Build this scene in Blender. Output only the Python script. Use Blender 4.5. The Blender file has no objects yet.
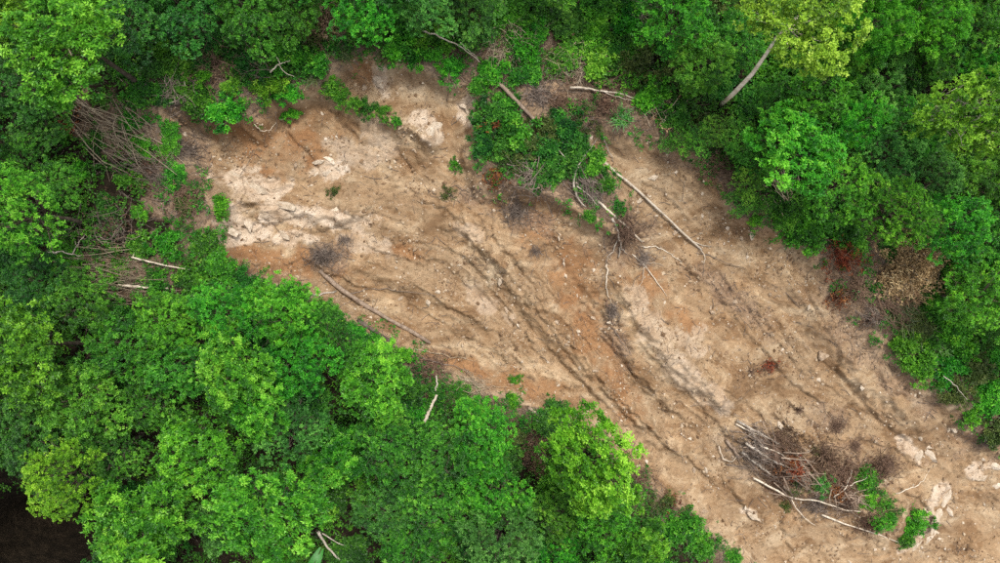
import bpy, math, random
import numpy as np
from mathutils import Vector

# ------------------------------------------------------------------ camera, world, sun, exposure
SC = bpy.context.scene
COL = SC.collection
H = 55.0                 # drone height above the middle of the slope (m)
M = 0.06                 # metres per photograph pixel on the mean ground

cam = bpy.data.cameras.new('camera')
cam.sensor_width = 36.0
cam.lens = 36.0 * H / (1000 * M)
cam.clip_start = 0.5
cam.clip_end = 2000
camo = bpy.data.objects.new('camera', cam)
camo.location = (0, 0, H)
camo.rotation_euler = (0, 0, 0)
COL.objects.link(camo)
SC.camera = camo

SUN_EL = math.radians(70)
SUN_AZ = math.radians(30)          # clockwise from +Y (top of the picture)
w = bpy.data.worlds.new('World')
SC.world = w
w.use_nodes = True
nt = w.node_tree
nt.nodes.clear()
sky = nt.nodes.new('ShaderNodeTexSky')
sky.sky_type = 'NISHITA'
sky.sun_disc = False
sky.sun_elevation = SUN_EL
sky.sun_rotation = SUN_AZ
sky.air_density = 1.0
sky.dust_density = 4.0
hsv = nt.nodes.new('ShaderNodeHueSaturation')      # thin overcast: a greyer sky
hsv.inputs['Saturation'].default_value = 0.30
bg = nt.nodes.new('ShaderNodeBackground')
bg.inputs['Strength'].default_value = 0.13
wo = nt.nodes.new('ShaderNodeOutputWorld')
nt.links.new(sky.outputs['Color'], hsv.inputs['Color'])
nt.links.new(hsv.outputs['Color'], bg.inputs['Color'])
nt.links.new(bg.outputs['Background'], wo.inputs['Surface'])

sl = bpy.data.lights.new('sun', 'SUN')
sl.energy = 1.5
sl.angle = math.radians(10)
sl.color = (1.0, 0.965, 0.90)
so = bpy.data.objects.new('sun', sl)
sd = Vector((math.sin(SUN_AZ) * math.cos(SUN_EL), math.cos(SUN_AZ) * math.cos(SUN_EL), math.sin(SUN_EL)))
so.rotation_euler = sd.to_track_quat('Z', 'Y').to_euler()
so.location = (10, 20, 60)
COL.objects.link(so)

SC.render.engine = 'CYCLES'
SC.view_settings.view_transform = 'Standard'
SC.view_settings.look = 'None'
SC.view_settings.gamma = 1.0
SC.view_settings.exposure = 1.10
SC.cycles.max_bounces = 6
SC.cycles.diffuse_bounces = 3
SC.cycles.transmission_bounces = 3
SC.cycles.use_denoising = False

RNG = np.random.default_rng(7)
random.seed(7)

# ------------------------------------------------------------------ helpers
def put(o, parent=None):
    COL.objects.link(o)
    if parent is not None:
        o.parent = parent
    return o

def tag(o, label=None, cat=None, group=None, kind=None):
    if label: o['label'] = label
    if cat: o['category'] = cat
    if group: o['group'] = group
    if kind: o['kind'] = kind
    return o

def empty(name, loc, rz=0.0, s=1.0):
    o = bpy.data.objects.new(name, None)
    o.empty_display_size = 0.2
    o.location = loc
    o.rotation_euler = (0, 0, rz)
    o.scale = (s, s, s)
    return put(o)

def mk_mesh(name, V, F, mat=None, attrs=None, smooth=False):
    """V (n,3), F (m,3 or 4) -> mesh; attrs: name -> per-vertex float (n,) or colour (n,4)"""
    V = np.asarray(V, np.float32); F = np.asarray(F, np.int32)
    me = bpy.data.meshes.new(name)
    k = F.shape[1]
    me.vertices.add(len(V)); me.loops.add(F.size); me.polygons.add(len(F))
    me.vertices.foreach_set('co', V.ravel())
    me.loops.foreach_set('vertex_index', F.ravel())
    me.polygons.foreach_set('loop_start', np.arange(len(F), dtype=np.int32) * k)
    me.polygons.foreach_set('use_smooth', np.full(len(F), smooth, dtype=bool))
    me.update(calc_edges=True)
    if attrs:
        for n, a in attrs.items():
            a = np.asarray(a, np.float32)
            if a.ndim == 1:
                at = me.attributes.new(n, 'FLOAT', 'POINT')
                at.data.foreach_set('value', a)
            else:
                at = me.attributes.new(n, 'FLOAT_COLOR', 'POINT')
                at.data.foreach_set('color', a.ravel())
    if mat: me.materials.append(mat)
    return me

def cat_parts(parts):
    Vs, Fs, o = [], [], 0
    for V, F in parts:
        Vs.append(V); Fs.append(np.asarray(F) + o); o += len(V)
    return np.concatenate(Vs), np.concatenate(Fs)

def tube(P, R, sides=6, cap=True):
    """tapered tube through points P with radii R -> V, tri F"""
    P = np.asarray(P, float); R = np.asarray(R, float); n = len(P)
    T = np.gradient(P, axis=0)
    T /= np.linalg.norm(T, axis=1)[:, None] + 1e-9
    ref = np.array([0.0, 0, 1.0]) if abs(T[:, 2]).mean() < 0.8 else np.array([1.0, 0, 0])
    U = np.cross(T, ref); U /= np.linalg.norm(U, axis=1)[:, None] + 1e-9
    W = np.cross(T, U)
    a = np.arange(sides) * 2 * np.pi / sides
    V = P[:, None] + R[:, None, None] * (np.cos(a)[None, :, None] * U[:, None] + np.sin(a)[None, :, None] * W[:, None])
    V = V.reshape(-1, 3)
    F = []
    for i in range(n - 1):
        for j in range(sides):
            a0 = i * sides + j; a1 = i * sides + (j + 1) % sides
            F.append((a0, a1, a1 + sides)); F.append((a0, a1 + sides, a0 + sides))
    if cap:
        for j in range(1, sides - 1):
            F.append((0, j + 1, j)); b = (n - 1) * sides
            F.append((b, b + j, b + j + 1))
    return V, np.array(F)

def norm(a):
    return a / (np.linalg.norm(a, axis=-1, keepdims=True) + 1e-9)

# ------------------------------------------------------------------ noise
def _h(ix, iy, seed):
    n = (ix.astype(np.int64) * 374761393 + iy.astype(np.int64) * 668265263 + seed * 1442695041) & 0x7fffffff
    n = ((n ^ (n >> 13)) * 1274126177) & 0x7fffffff
    n = (n ^ (n >> 16)) & 0xffffff
    return n / float(0xffffff)

def perlin(x, y, seed=0):
    ix = np.floor(x); iy = np.floor(y); fx = x - ix; fy = y - iy
    u = fx * fx * fx * (fx * (fx * 6 - 15) + 10); v = fy * fy * fy * (fy * (fy * 6 - 15) + 10)
    def g(dx, dy):
        a = _h(ix + dx, iy + dy, seed) * 2 * np.pi
        return np.cos(a) * (fx - dx) + np.sin(a) * (fy - dy)
    a = g(0, 0) * (1 - u) + g(1, 0) * u
    b = g(0, 1) * (1 - u) + g(1, 1) * u
    return (a * (1 - v) + b * v) * 1.5

def fbm(x, y, oct=4, seed=0, lac=2.0, gain=0.5):
    s = 0; a = 1; t = 0
    for i in range(oct):
        s = s + a * perlin(x, y, seed + i * 17); t += a
        x = x * lac + 3.1; y = y * lac - 1.7; a *= gain
    return s / t

def ridged(x, y, oct=4, seed=0):
    s = 0; a = 1; t = 0
    for i in range(oct):
        s = s + a * (1 - np.abs(perlin(x, y, seed + i * 31)) * 1.6); t += a
        x = x * 2.03 + 1.3; y = y * 2.03 + 2.1; a *= 0.5
    return s / t

def worley(x, y, seed=0):
    ix = np.floor(x); iy = np.floor(y)
    f1 = np.full(x.shape, 9.0); f2 = np.full(x.shape, 9.0); cid = np.zeros(x.shape)
    for dx in (-1, 0, 1):
        for dy in (-1, 0, 1):
            cx = ix + dx; cy = iy + dy
            px = cx + _h(cx, cy, seed); py = cy + _h(cx, cy, seed + 5)
            d = np.hypot(x - px, y - py)
            nearer = d < f1
            f2 = np.where(nearer, f1, np.minimum(f2, d))
            cid = np.where(nearer, _h(cx, cy, seed + 9), cid)
            f1 = np.where(nearer, d, f1)
    return f1, f2, cid

def sstep(a, b, x):
    t = np.clip((x - a) / (b - a), 0, 1)
    return t * t * (3 - 2 * t)

# ------------------------------------------------------------------ terrain: layout in photograph pixels on the mean slope
SLX, SLY = -0.150, 0.115            # the hillside falls towards the lower right
def plane(x, y):
    return np.clip(SLX * x + SLY * y, -14, 14)
def to_px(x, y, z):
    k = H / (H - z) / M
    return 500 + x * k, 281.5 - y * k

def seg_dist(px, py, pts, closed=False):
    d = np.full(px.shape, 1e9); t_out = np.zeros(px.shape)
    n = len(pts)
    for i in range(n if closed else n - 1):
        ax, ay = pts[i][:2]; bx, by = pts[(i + 1) % n][:2]
        L2 = (bx - ax) ** 2 + (by - ay) ** 2
        t = np.clip(((px - ax) * (bx - ax) + (py - ay) * (by - ay)) / L2, 0, 1)
        dd = np.hypot(px - ax - t * (bx - ax), py - ay - t * (by - ay))
        t_out = np.where(dd < d, (i + t) / max(n - 1, 1), t_out)
        d = np.minimum(d, dd)
    return d, t_out

def inside(px, py, pts):
    c = np.zeros(px.shape, bool); n = len(pts); j = n - 1
    for i in range(n):
        xi, yi = pts[i]; xj, yj = pts[j]
        if yi != yj:
            c ^= ((yi > py) != (yj > py)) & (px < (xj - xi) * (py - yi) / (yj - yi) + xi)
        j = i
    return c

SCAR = [(156, 100), (200, 112), (245, 118), (265, 100), (300, 84), (326, 82), (333, 62), (366, 53), (405, 60), (438, 68), (462, 82),
        (486, 88), (480, 118), (473, 152), (486, 184), (520, 190), (556, 192), (590, 214), (612, 226), (622, 200), (600, 168), (586, 140),
        (592, 122), (618, 134), (660, 138), (695, 152), (724, 184), (745, 218), (775, 228), (808, 246), (838, 262), (850, 300),
        (872, 328), (902, 352), (934, 382), (958, 404), (985, 432), (1060, 470), (1150, 560), (1180, 720), (900, 720), (790, 612), (742, 566),
        (714, 540), (680, 508), (644, 486), (622, 462), (600, 440), (562, 416), (530, 406), (500, 398), (462, 388), (436, 378), (408, 356), (378, 338),
        (348, 322), (312, 306), (288, 292), (262, 280), (234, 270), (214, 256), (200, 238), (212, 214), (202, 192), (178, 172), (162, 142)]
MOUND = [(512, 96), (528, 84), (556, 82), (568, 94), (556, 110), (538, 120), (524, 112)]     # bare earth patch above the slide

fx0, fx1, fy0, fy1, ST = -23.0, 35.0, -21.5, 16.0, 0.08
def axis(lo, hi, a, b):
    out = []; x = a; s = ST
    while x > lo:
        s *= 1.22; x -= min(s, 6.0); out.append(x)
    left = out[::-1]
    mid = list(np.arange(a, b, ST))
    out = []; x = mid[-1]; s = ST
    while x < hi:
        s *= 1.22; x += min(s, 6.0); out.append(x)
    return np.array(left + mid + out), len(left), len(mid)
XS, nxl, nxm = axis(-170, 170, fx0, fx1)
YS, nyl, nym = axis(-150, 150, fy0, fy1)
GX, GY = np.meshgrid(XS, YS)                      # rows = y
Z0 = plane(GX, GY)
PX, PY = to_px(GX, GY, Z0)
wob = 7 * fbm(PX / 26, PY / 26, 4, 3)
wob2 = 7 * fbm(PX / 26, PY / 26, 4, 8)
d, _ = seg_dist(PX, PY, SCAR, True)
sdist = np.where(inside(PX + wob, PY + wob2, SCAR), d, -d) * M      # metres, inside positive
d2, _ = seg_dist(PX, PY, MOUND, True)
mdist = np.where(inside(PX + wob, PY + wob2, MOUND), d2, -d2) * M
bare = np.maximum(sdist, mdist)

# direction the earth slid, in pixels
GUIDE = [(230, 150, .8, .45), (250, 210, 1, .12), (330, 120, .75, .6), (400, 215, 1, .3), (420, 100, .45, .85), (330, 280, .9, .4), (480, 250, .72, .66), (420, 320, .85, .5),
         (520, 300, .62, .76), (570, 370, .66, .74), (640, 440, .74, .62), (720, 510, .78, .6), (800, 580, .7, .7), (600, 240, .5, .85), (650, 330, .6, .78), (700, 400, .75, .6),
         (650, 170, .72, .66), (720, 230, .74, .66), (790, 310, .7, .72), (850, 400, .72, .66), (930, 450, .8, .55), (980, 520, .75, .6), (860, 320, .6, .8)]
fu = np.zeros_like(PX); fv = np.zeros_like(PX); fw = np.zeros_like(PX)
for (a, b, u, v) in GUIDE:
    q = 1.0 / ((PX - a) ** 2 + (PY - b) ** 2 + 400) ** 1.6
    fu += q * u; fv += q * v; fw += q
fl = np.hypot(fu, fv) + 1e-12
fu /= fl; fv = -fv / fl             # now in world axes (y up)

FINE = (slice(nyl, nyl + nym), slice(nxl, nxl + nxm))
def lic(field, steps=22, seed=0):
    """smear noise along the sliding direction on the fine grid"""
    u = fu[FINE]; v = fv[FINE]
    h, wd = u.shape
    ii, jj = np.meshgrid(np.arange(h), np.arange(wd), indexing='ij')
    acc = field.copy(); cnt = 1
    for sgn in (1, -1):
        y = ii.astype(float); x = jj.astype(float)
        for s in range(steps):
            yi = np.clip(y.astype(int), 0, h - 1); xi = np.clip(x.astype(int), 0, wd - 1)
            y = y + sgn * v[yi, xi] * 1.4; x = x + sgn * u[yi, xi] * 1.4
            acc = acc + field[np.clip(y.astype(int), 0, h - 1), np.clip(x.astype(int), 0, wd - 1)]; cnt += 1
    return acc / cnt
fxx, fyy = GX[FINE], GY[FINE]
n1 = lic(fbm(fxx / 0.55, fyy / 0.55, 3, 40), 40)
n2 = lic(fbm(fxx / 0.22, fyy / 0.22, 3, 41), 30)
n1 /= n1.std(); n2 /= n2.std()

inn = sstep(-0.1, 1.0, sdist)
Z = Z0.copy()
Z += 0.9 * fbm(GX / 11, GY / 11, 3, 1) + 0.25 * fbm(GX / 3, GY / 3, 3, 2) * (1 - 0.5 * inn)
# the scar is dug out: steep head at the upper left, shallower towards the toe
head = sstep(640, 200, PX)
dep = 1.3 + 1.1 * head
Z -= dep * sstep(-0.25, 1.3, sdist + 0.5 * fbm(GX / 1.2, GY / 1.2, 3, 12)) + 0.5 * sstep(1.0, 5.0, sdist)
Z += 0.35 * sstep(-.3, .8, mdist) * 1.0
for (a, b, rx, ry, dp) in ((40, 536, 66, 40, 10.0), (345, 440, 26, 20, 2.5), (100, 330, 20, 14, 2.0), (870, 80, 40, 20, 2.5)):  # pits added in the forest floor so the gaps between crowns go dark
    Z -= dp * np.exp(-(((PX - a) / rx) ** 2 + ((PY - b) / ry) ** 2) ** 2)

_p, _q = PX[FINE], PY[FINE]
WX = [_p + 5 * fbm(_p / 14, _q / 14, 4, 60 + k, gain=.6) for k in range(3)]
WY = [_q + 5 * fbm(_p / 14, _q / 14, 4, 90 + k, gain=.6) for k in range(3)]
WR = [fbm(GX[FINE] / .8, GY[FINE] / .8, 3, 70 + k) for k in range(3)]
def bump_line(pts, width, depth, rough=0.4, seed=0, taper=True, sharp=False):
    global Z
    pts = [(p[0], p[1]) for p in pts]
    k = seed % 3
    dd, t = seg_dist(WX[k], WY[k], pts)
    dd = dd * M
    q = np.exp(-(dd / width) ** 2) if not sharp else np.exp(-np.sqrt((dd / width) ** 2 + .01) * 1.3)
    if taper: q = q * sstep(0, .12, t) * sstep(1.0, .85, t)
    Z[FINE] += depth * q * (1 + rough * WR[k])

def lip(pts, h, decay=1.0, seed=0):
    """a small step in the soil: the side left of the line (looking along it) stands h higher and fades away"""
    k = seed % 3
    A_ = np.array(pts); mg = decay * 3.5 / M + 14
    x0, x1 = (A_[:, 0].min() - mg - 500) * M * 1.2, (A_[:, 0].max() + mg - 500) * M * 1.2
    y0, y1 = -(A_[:, 1].max() + mg - 281.5) * M * 1.2, -(A_[:, 1].min() - mg - 281.5) * M * 1.2
    fx_, fy_ = XS[FINE[1]], YS[FINE[0]]
    j0, j1 = np.searchsorted(fx_, [min(x0, x0 / 1.44), max(x1, x1 / 1.44)]); i0, i1 = np.searchsorted(fy_, [min(y0, y0 / 1.44), max(y1, y1 / 1.44)])
    if j1 - j0 < 4 or i1 - i0 < 4: return
    W_ = (slice(i0, i1), slice(j0, j1))
    px, py = WX[k][W_], WY[k][W_]
    d = np.full(px.shape, 1e9); sg = np.zeros(px.shape); tt = np.zeros(px.shape); n = len(pts)
    for i in range(n - 1):
        ax, ay = pts[i]; bx, by = pts[i + 1]
        L2 = (bx - ax) ** 2 + (by - ay) ** 2
        t = np.clip(((px - ax) * (bx - ax) + (py - ay) * (by - ay)) / L2, 0, 1)
        dd = np.hypot(px - ax - t * (bx - ax), py - ay - t * (by - ay))
        c = (bx - ax) * (py - ay) - (by - ay) * (px - ax)
        sg = np.where(dd < d, -c / math.sqrt(L2), sg); tt = np.where(dd < d, (i + t) / (n - 1), tt)
        d = np.minimum(d, dd)
    q = sstep(-.05, .05, np.clip(sg * M, -.3, .3)) * np.exp(-d * M / decay) - .35 * np.exp(-(d * M / .11) ** 2)
    Z[FINE][W_] += h * q * sstep(0, .15, tt) * sstep(1, .85, tt) * (.7 + .9 * WR[k][W_])

# broad ribs and hollows
for k, (pts, wd, dp) in enumerate([
    ([(470, 235), (505, 270), (535, 315), (560, 350)], 1.0, .45),
    ([(420, 228), (458, 236), (500, 285), (545, 345), (600, 405), (660, 452), (735, 505)], .7, -.28),
    ([(520, 270), (560, 330), (610, 392), (660, 440), (700, 470)], .9, .35),
    ([(540, 230), (575, 290), (600, 340), (650, 395), (690, 440)], 1.2, -.40),
    ([(605, 255), (640, 320), (690, 370), (740, 420)], 1.4, .65),
    ([(660, 200), (730, 262), (800, 320), (850, 385), (920, 440), (985, 490)], .9, -.28),
    ([(770, 240), (830, 330), (880, 390), (950, 450)], .9, .30),
    ([(330, 90), (368, 108), (408, 126), (440, 150)], .7, .8),
    ([(215, 190), (260, 205), (310, 212), (370, 215)], .9, .45),
    ([(300, 265), (360, 270), (430, 290), (500, 340)], .8, .30),
    ([(735, 440), (780, 465), (830, 490), (880, 520), (920, 535)], 1.7, .8),
    ([(500, 180), (545, 195), (600, 225), (640, 250)], .8, .5),
    ([(420, 70), (440, 100), (452, 130)], .5, -.3)]):
    bump_line(pts, wd, dp * (2.1 if dp > 0 else 1.1), seed=k, sharp=True)
# torn lips and open cracks
for k, (pts, h_) in enumerate([
    ([(430, 222), (460, 232), (480, 250), (500, 275), (516, 300)], .50), ([(478, 225), (512, 256), (536, 290), (548, 318)], .45), ([(545, 345), (575, 378), (610, 408)], .40),
    ([(560, 330), (600, 380), (640, 420), (668, 446)], .40), ([(620, 415), (655, 440), (690, 462), (730, 500)], .50), ([(600, 300), (615, 340), (645, 380), (680, 425)], .35),
    ([(800, 270), (826, 318), (842, 350), (850, 376)], .50), ([(835, 355), (860, 390), (890, 425), (930, 455)], .40), ([(724, 476), (738, 498), (752, 516), (765, 530)], .45),
    ([(784, 524), (792, 540), (797, 560)], .45), ([(300, 232), (330, 224), (352, 218), (374, 206)], .40), ([(330, 214), (350, 209), (370, 203)], .35), ([(228, 206), (262, 202), (300, 208)], .40),
    ([(350, 285), (420, 300), (470, 318), (520, 352), (570, 395)], .25), ([(640, 350), (700, 390), (745, 425)], .30), ([(410, 195), (440, 205), (470, 228)], .35), ([(690, 198), (720, 212), (742, 230)], .25),
    ([(655, 150), (690, 178), (700, 190)], .2), ([(560, 210), (556, 236), (566, 250)], .3), ([(880, 360), (890, 392), (905, 420)], .3), ([(740, 290), (780, 315), (800, 350)], .25), ([(640, 265), (690, 300), (720, 320)], .2),
    ([(400, 250), (440, 262), (470, 290)], .25), ([(440, 330), (480, 345), (520, 372)], .25), ([(860, 440), (900, 452), (940, 480)], .3), ([(900, 490), (930, 505), (960, 540)], .3)]):
    lip(pts, h_ * .95, .8 + .5 * (k % 3), seed=k)
for k, pts in enumerate([[(332, 118), (350, 128), (352, 142)], [(345, 118), (356, 124)], [(390, 140), (402, 160), (410, 170)], [(270, 120), (300, 150), (312, 168)],
                         [(596, 385), (628, 420), (672, 448)], [(300, 200), (330, 206), (352, 220)], [(240, 178), (262, 188), (286, 186)], [(232, 225), (262, 222), (292, 214)], [(640, 180), (664, 190), (690, 214)], [(480, 280), (510, 320), (540, 352)]]):
    bump_line(pts, 0.10, -0.28, seed=30 + k, taper=True)

# rills: long broken steps that follow the way the earth slid
def flow_at(px, py):
    u = v = 0.0
    for (a, b, gu, gv) in GUIDE:
        q = 1.0 / ((px - a) ** 2 + (py - b) ** 2 + 400) ** 1.6
        u += q * gu; v += q * gv
    l = math.hypot(u, v); return u / l, v / l
rr_ = random.Random(5)
STARTS = [(440 + 9 * i + rr_.uniform(-6, 6), 225 + 4.5 * i + rr_.uniform(-16, 30)) for i in range(17)] + \
         [(560 + 10 * i + rr_.uniform(-8, 8), 330 + 3 * i + rr_.uniform(-20, 30)) for i in range(12)] + \
         [(650 + 17 * i + rr_.uniform(-10, 10), 190 + 12 * i + rr_.uniform(-30, 60)) for i in range(12)] + \
         [(280 + 16 * i + rr_.uniform(-10, 10), 262 + rr_.uniform(-30, 40)) for i in range(9)] + [(760 + 14 * i, 400 + rr_.uniform(-40, 60)) for i in range(9)]
for k, (a, b) in enumerate(STARTS):
    pts = [(a, b)]
    for _ in range(rr_.randint(4, 9)):
        u, v = flow_at(*pts[-1]); st_ = rr_.uniform(13, 22)
        j_ = rr_.uniform(-.22, .22)
        pts.append((pts[-1][0] + (u - v * j_) * st_, pts[-1][1] + (v + u * j_) * st_))
    lip(pts, rr_.choice((1, 1, -1)) * rr_.uniform(.18, .46), rr_.uniform(.20, .55), seed=k)

zf = Z[FINE].copy()
inf = sstep(0.1, 0.8, sdist[FINE])
rillz = np.exp(-(((PX[FINE] - 590) / 190) ** 2 + ((PY[FINE] - 370) / 130) ** 2)) + .45
patchy = sstep(-.25, .35, fbm(fxx / 2.8, fyy / 2.8, 3, 58))
zf += inf * rillz * patchy * (0.042 * n1 + 0.018 * n2)
patch2 = .25 + .9 * sstep(-.1, .35, fbm(fxx / 3.5, fyy / 3.5, 3, 66))
cl = ridged(fxx / 1.6, fyy / 1.6, 5, 50)
zf += inf * 0.13 * (cl - .5)
f1, f2, cid = worley(fxx / 0.55 + .4 * perlin(fxx / .4, fyy / .4, 5), fyy / 0.55 + .4 * perlin(fxx / .4, fyy / .4, 6), 2)
clod = sstep(-0.15, .45, fbm(fxx / 2.6, fyy / 2.6, 3, 55))
zf += inf * clod * 0.17 * (np.minimum(f2 - f1, .45) / .45) * (.3 + cid)
zf += inf * 0.035 * fbm(fxx / .25, fyy / .25, 2, 57) + inf * (patch2 * .16 * fbm(fxx / .9, fyy / .9, 4, 59, gain=.6) + .16 * np.abs(fbm(fxx / 2.6, fyy / 2.6, 4, 61)))
g1, g2, _g = worley(fxx / 1.25 + .5 * perlin(fxx / .7, fyy / .7, 25), fyy / 1.25 + .5 * perlin(fxx / .7, fyy / .7, 26), 32)
zf -= inf * sstep(.05, .35, fbm(fxx / 3.2, fyy / 3.2, 3, 65)) * .17 * sstep(.07, .0, g2 - g1)
k1, k2, kid = worley(fxx / .34 + .3 * perlin(fxx / .3, fyy / .3, 35), fyy / .34 + .3 * perlin(fxx / .3, fyy / .3, 36), 42)
zf += inf * patch2 * np.where(kid > .55, .10 * (kid - .4) * sstep(.0, .3, k2 - k1), 0) * 1.6
# broken pale rock: flat facets with open joints
PALE = [(245, 182, 36, 18, .25), (300, 214, 70, 12, .12), (235, 228, 28, 16, -.3), (275, 236, 30, 10, 0.05), (326, 166, 20, 10, .2), (350, 150, 26, 14, .4, .5), (430, 131, 14, 9, .9), (418, 112, 14, 10, .4), (470, 106, 11, 22, .3),
        (380, 80, 9, 12, 0), (372, 136, 24, 14, .4, .5), (655, 325, 30, 14, .9, .5), (675, 360, 40, 14, .8, .5), (705, 392, 44, 12, .65, .5), (640, 300, 18, 12, .9, .5), (690, 345, 20, 10, .6, .5), (470, 232, 20, 8, .5, .5), (922, 455, 18, 7, .7), (942, 516, 7, 34, .45), (988, 474, 16, 7, -.6),
        (926, 548, 20, 5, -.6), (752, 517, 8, 5, .2), (700, 335, 10, 8, 0, .5), (480, 300, 30, 10, .6, .5), (360, 240, 26, 12, .3, .5)]
def blobs(lst, ns, amp=0.7, e0=.38, e1=.66):
    out = np.zeros_like(PX)
    n = amp * 1.25 * fbm(PX / 18, PY / 18, 6, ns, gain=.6)
    for i, (a, b, rx, ry, an, *st_) in enumerate(lst):
        c, s = math.cos(an), math.sin(an)
        u = ((PX - a) * c + (PY - b) * s) / rx; v = (-(PX - a) * s + (PY - b) * c) / ry
        out = np.maximum(out, (st_[0] if st_ else 1.0) * sstep(e0, e1, 1.25 - np.hypot(u, v) * .75 + n))
    return out
pale = blobs(PALE, 21, .85)
r1, r2, rid = worley(fxx / 1.0 + .3 * perlin(fxx / .8, fyy / .8, 15), fyy / 1.0, 12)
zf += inf * pale[FINE] * (0.24 * rid + 0.20 * sstep(.0, .12, r2 - r1) - .28)

# running water: droplets carve rills down the scar
def erode(Zg, mask, n=18000, steps=45, seed=3):
    rg = np.random.default_rng(seed)
    h, wd = Zg.shape
    ok = np.argwhere(mask > .5)
    for b in range(9):
        p = ok[rg.integers(0, len(ok), n // 9)].astype(float) + rg.random((n // 9, 2))
        vel = np.zeros_like(p); sed = np.zeros(len(p)); water = np.ones(len(p))
        for s in range(steps):
            i = np.clip(p[:, 0].astype(int), 1, h - 3); j = np.clip(p[:, 1].astype(int), 1, wd - 3)
            gy = (Zg[i + 1, j] - Zg[i - 1, j]) / (2 * ST); gx = (Zg[i, j + 1] - Zg[i, j - 1]) / (2 * ST)
            vel[:, 0] = vel[:, 0] * .55 - gy * .45; vel[:, 1] = vel[:, 1] * .55 - gx * .45
            sp = np.hypot(vel[:, 0], vel[:, 1]) + 1e-6
            cap = np.minimum(sp, 1.2) * 0.030 * water
            dz = np.clip((cap - sed) * .2, -0.005, 0.0035) * mask[i, j]
            sed += dz
            np.add.at(Zg, (i, j), -dz * .55)
            for di, dj in ((1, 0), (-1, 0), (0, 1), (0, -1)):
                np.add.at(Zg, (i + di, j + dj), -dz * .1125)
            p += vel / sp[:, None]
            water *= .985
    return Zg
zf = erode(zf, inf * 1.0, n=5400)
Z[FINE] = zf
Z = np.where((sdist < 0.1), Z + 0.06 * fbm(GX / .5, GY / .5, 2, 77) * (np.abs(GX) < 60), Z)

def ground(x, y):
    x = np.asarray(x, float); y = np.asarray(y, float)
    i = np.clip(np.searchsorted(YS, y) - 1, 0, len(YS) - 2); j = np.clip(np.searchsorted(XS, x) - 1, 0, len(XS) - 2)
    ty = np.clip((y - YS[i]) / (YS[i + 1] - YS[i]), 0, 1); tx = np.clip((x - XS[j]) / (XS[j + 1] - XS[j]), 0, 1)
    return (Z[i, j] * (1 - tx) + Z[i, j + 1] * tx) * (1 - ty) + (Z[i + 1, j] * (1 - tx) + Z[i + 1, j + 1] * tx) * ty

def at(px, py, h=0.0):
    """the spot on the hillside whose point h metres above it stands at this photograph pixel"""
    px = np.asarray(px, float); py = np.asarray(py, float)
    z = np.zeros(px.shape)
    for _ in range(14):
        x = (px - 500) * M * (H - z - h) / H; y = -(py - 281.5) * M * (H - z - h) / H
        z = .5 * z + .5 * ground(x, y)
    return x, y, ground(x, y)

def sample(A, x, y):
    i = np.clip(np.searchsorted(YS, y) - 1, 0, len(YS) - 2); j = np.clip(np.searchsorted(XS, x) - 1, 0, len(XS) - 2)
    return A[i, j]

# ------------------------------------------------------------------ materials
class NT:
    def __init__(s, name):
        s.m = bpy.data.materials.new(name); s.m.use_nodes = True
        s.t = s.m.node_tree; s.t.nodes.clear()
        s.out = s.t.nodes.new('ShaderNodeOutputMaterial')
    def n(s, typ, **kw):
        nd = s.t.nodes.new(typ)
        for k, v in kw.items():
            if hasattr(nd, k) and k not in ('inputs',): setattr(nd, k, v)
        return nd
    def l(s, a, b): s.t.links.new(a, b)
    def setv(s, sock, v):
        if isinstance(v, bpy.types.NodeSocket): s.l(v, sock)
        else: sock.default_value = v
    def noise(s, scale, detail=4, rough=.55, vec=None, dist=0.0):
        nd = s.n('ShaderNodeTexNoise')
        nd.inputs['Scale'].default_value = scale; nd.inputs['Detail'].default_value = detail
        nd.inputs['Roughness'].default_value = rough; nd.inputs['Distortion'].default_value = dist
        if vec: s.l(vec, nd.inputs['Vector'])
        return nd.outputs['Fac']
    def ramp(s, fac, stops):
        nd = s.n('ShaderNodeValToRGB'); cr = nd.color_ramp
        while len(cr.elements) < len(stops): cr.elements.new(.5)
        for e, (p, c) in zip(cr.elements, stops):
            e.position = p; e.color = (*c, 1) if len(c) == 3 else c
        s.l(fac, nd.inputs['Fac']); return nd.outputs['Color']
    def mix(s, f, a, b, mode='MIX'):
        nd = s.n('ShaderNodeMix', data_type='RGBA', blend_type=mode)
        s.setv(nd.inputs[0], f)
        for k, v in ((6, a), (7, b)):
            s.setv(nd.inputs[k], (*v, 1) if isinstance(v, tuple) and len(v) == 3 else v)
        return nd.outputs[2]
    def math(s, op, a, b=0.0, c=None, clamp=False):
        nd = s.n('ShaderNodeMath', operation=op); nd.use_clamp = clamp
        s.setv(nd.inputs[0], a); s.setv(nd.inputs[1], b)
        if c is not None: s.setv(nd.inputs[2], c)
        return nd.outputs[0]
    def attr(s, name):
        nd = s.n('ShaderNodeAttribute'); nd.attribute_name = name; return nd
    def pos(s):
        return s.n('ShaderNodeTexCoord').outputs['Object']
    def bsdf(s, col, rough=.9, spec=.2, normal=None):
        nd = s.n('ShaderNodeBsdfPrincipled')
        s.setv(nd.inputs['Base Color'], (*col, 1) if isinstance(col, tuple) else col)
        s.setv(nd.inputs['Roughness'], rough); nd.inputs['Specular IOR Level'].default_value = spec
        if normal: s.l(normal, nd.inputs['Normal'])
        return nd
    def bump(s, h, dist, strength=1.0, prev=None):
        nd = s.n('ShaderNodeBump'); nd.inputs['Distance'].default_value = dist; nd.inputs['Strength'].default_value = strength
        s.l(h, nd.inputs['Height'])
        if prev: s.l(prev, nd.inputs['Normal'])
        return nd.outputs['Normal']
    def done(s, sh):
        s.l(sh.outputs[0], s.out.inputs['Surface']); return s.m

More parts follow.
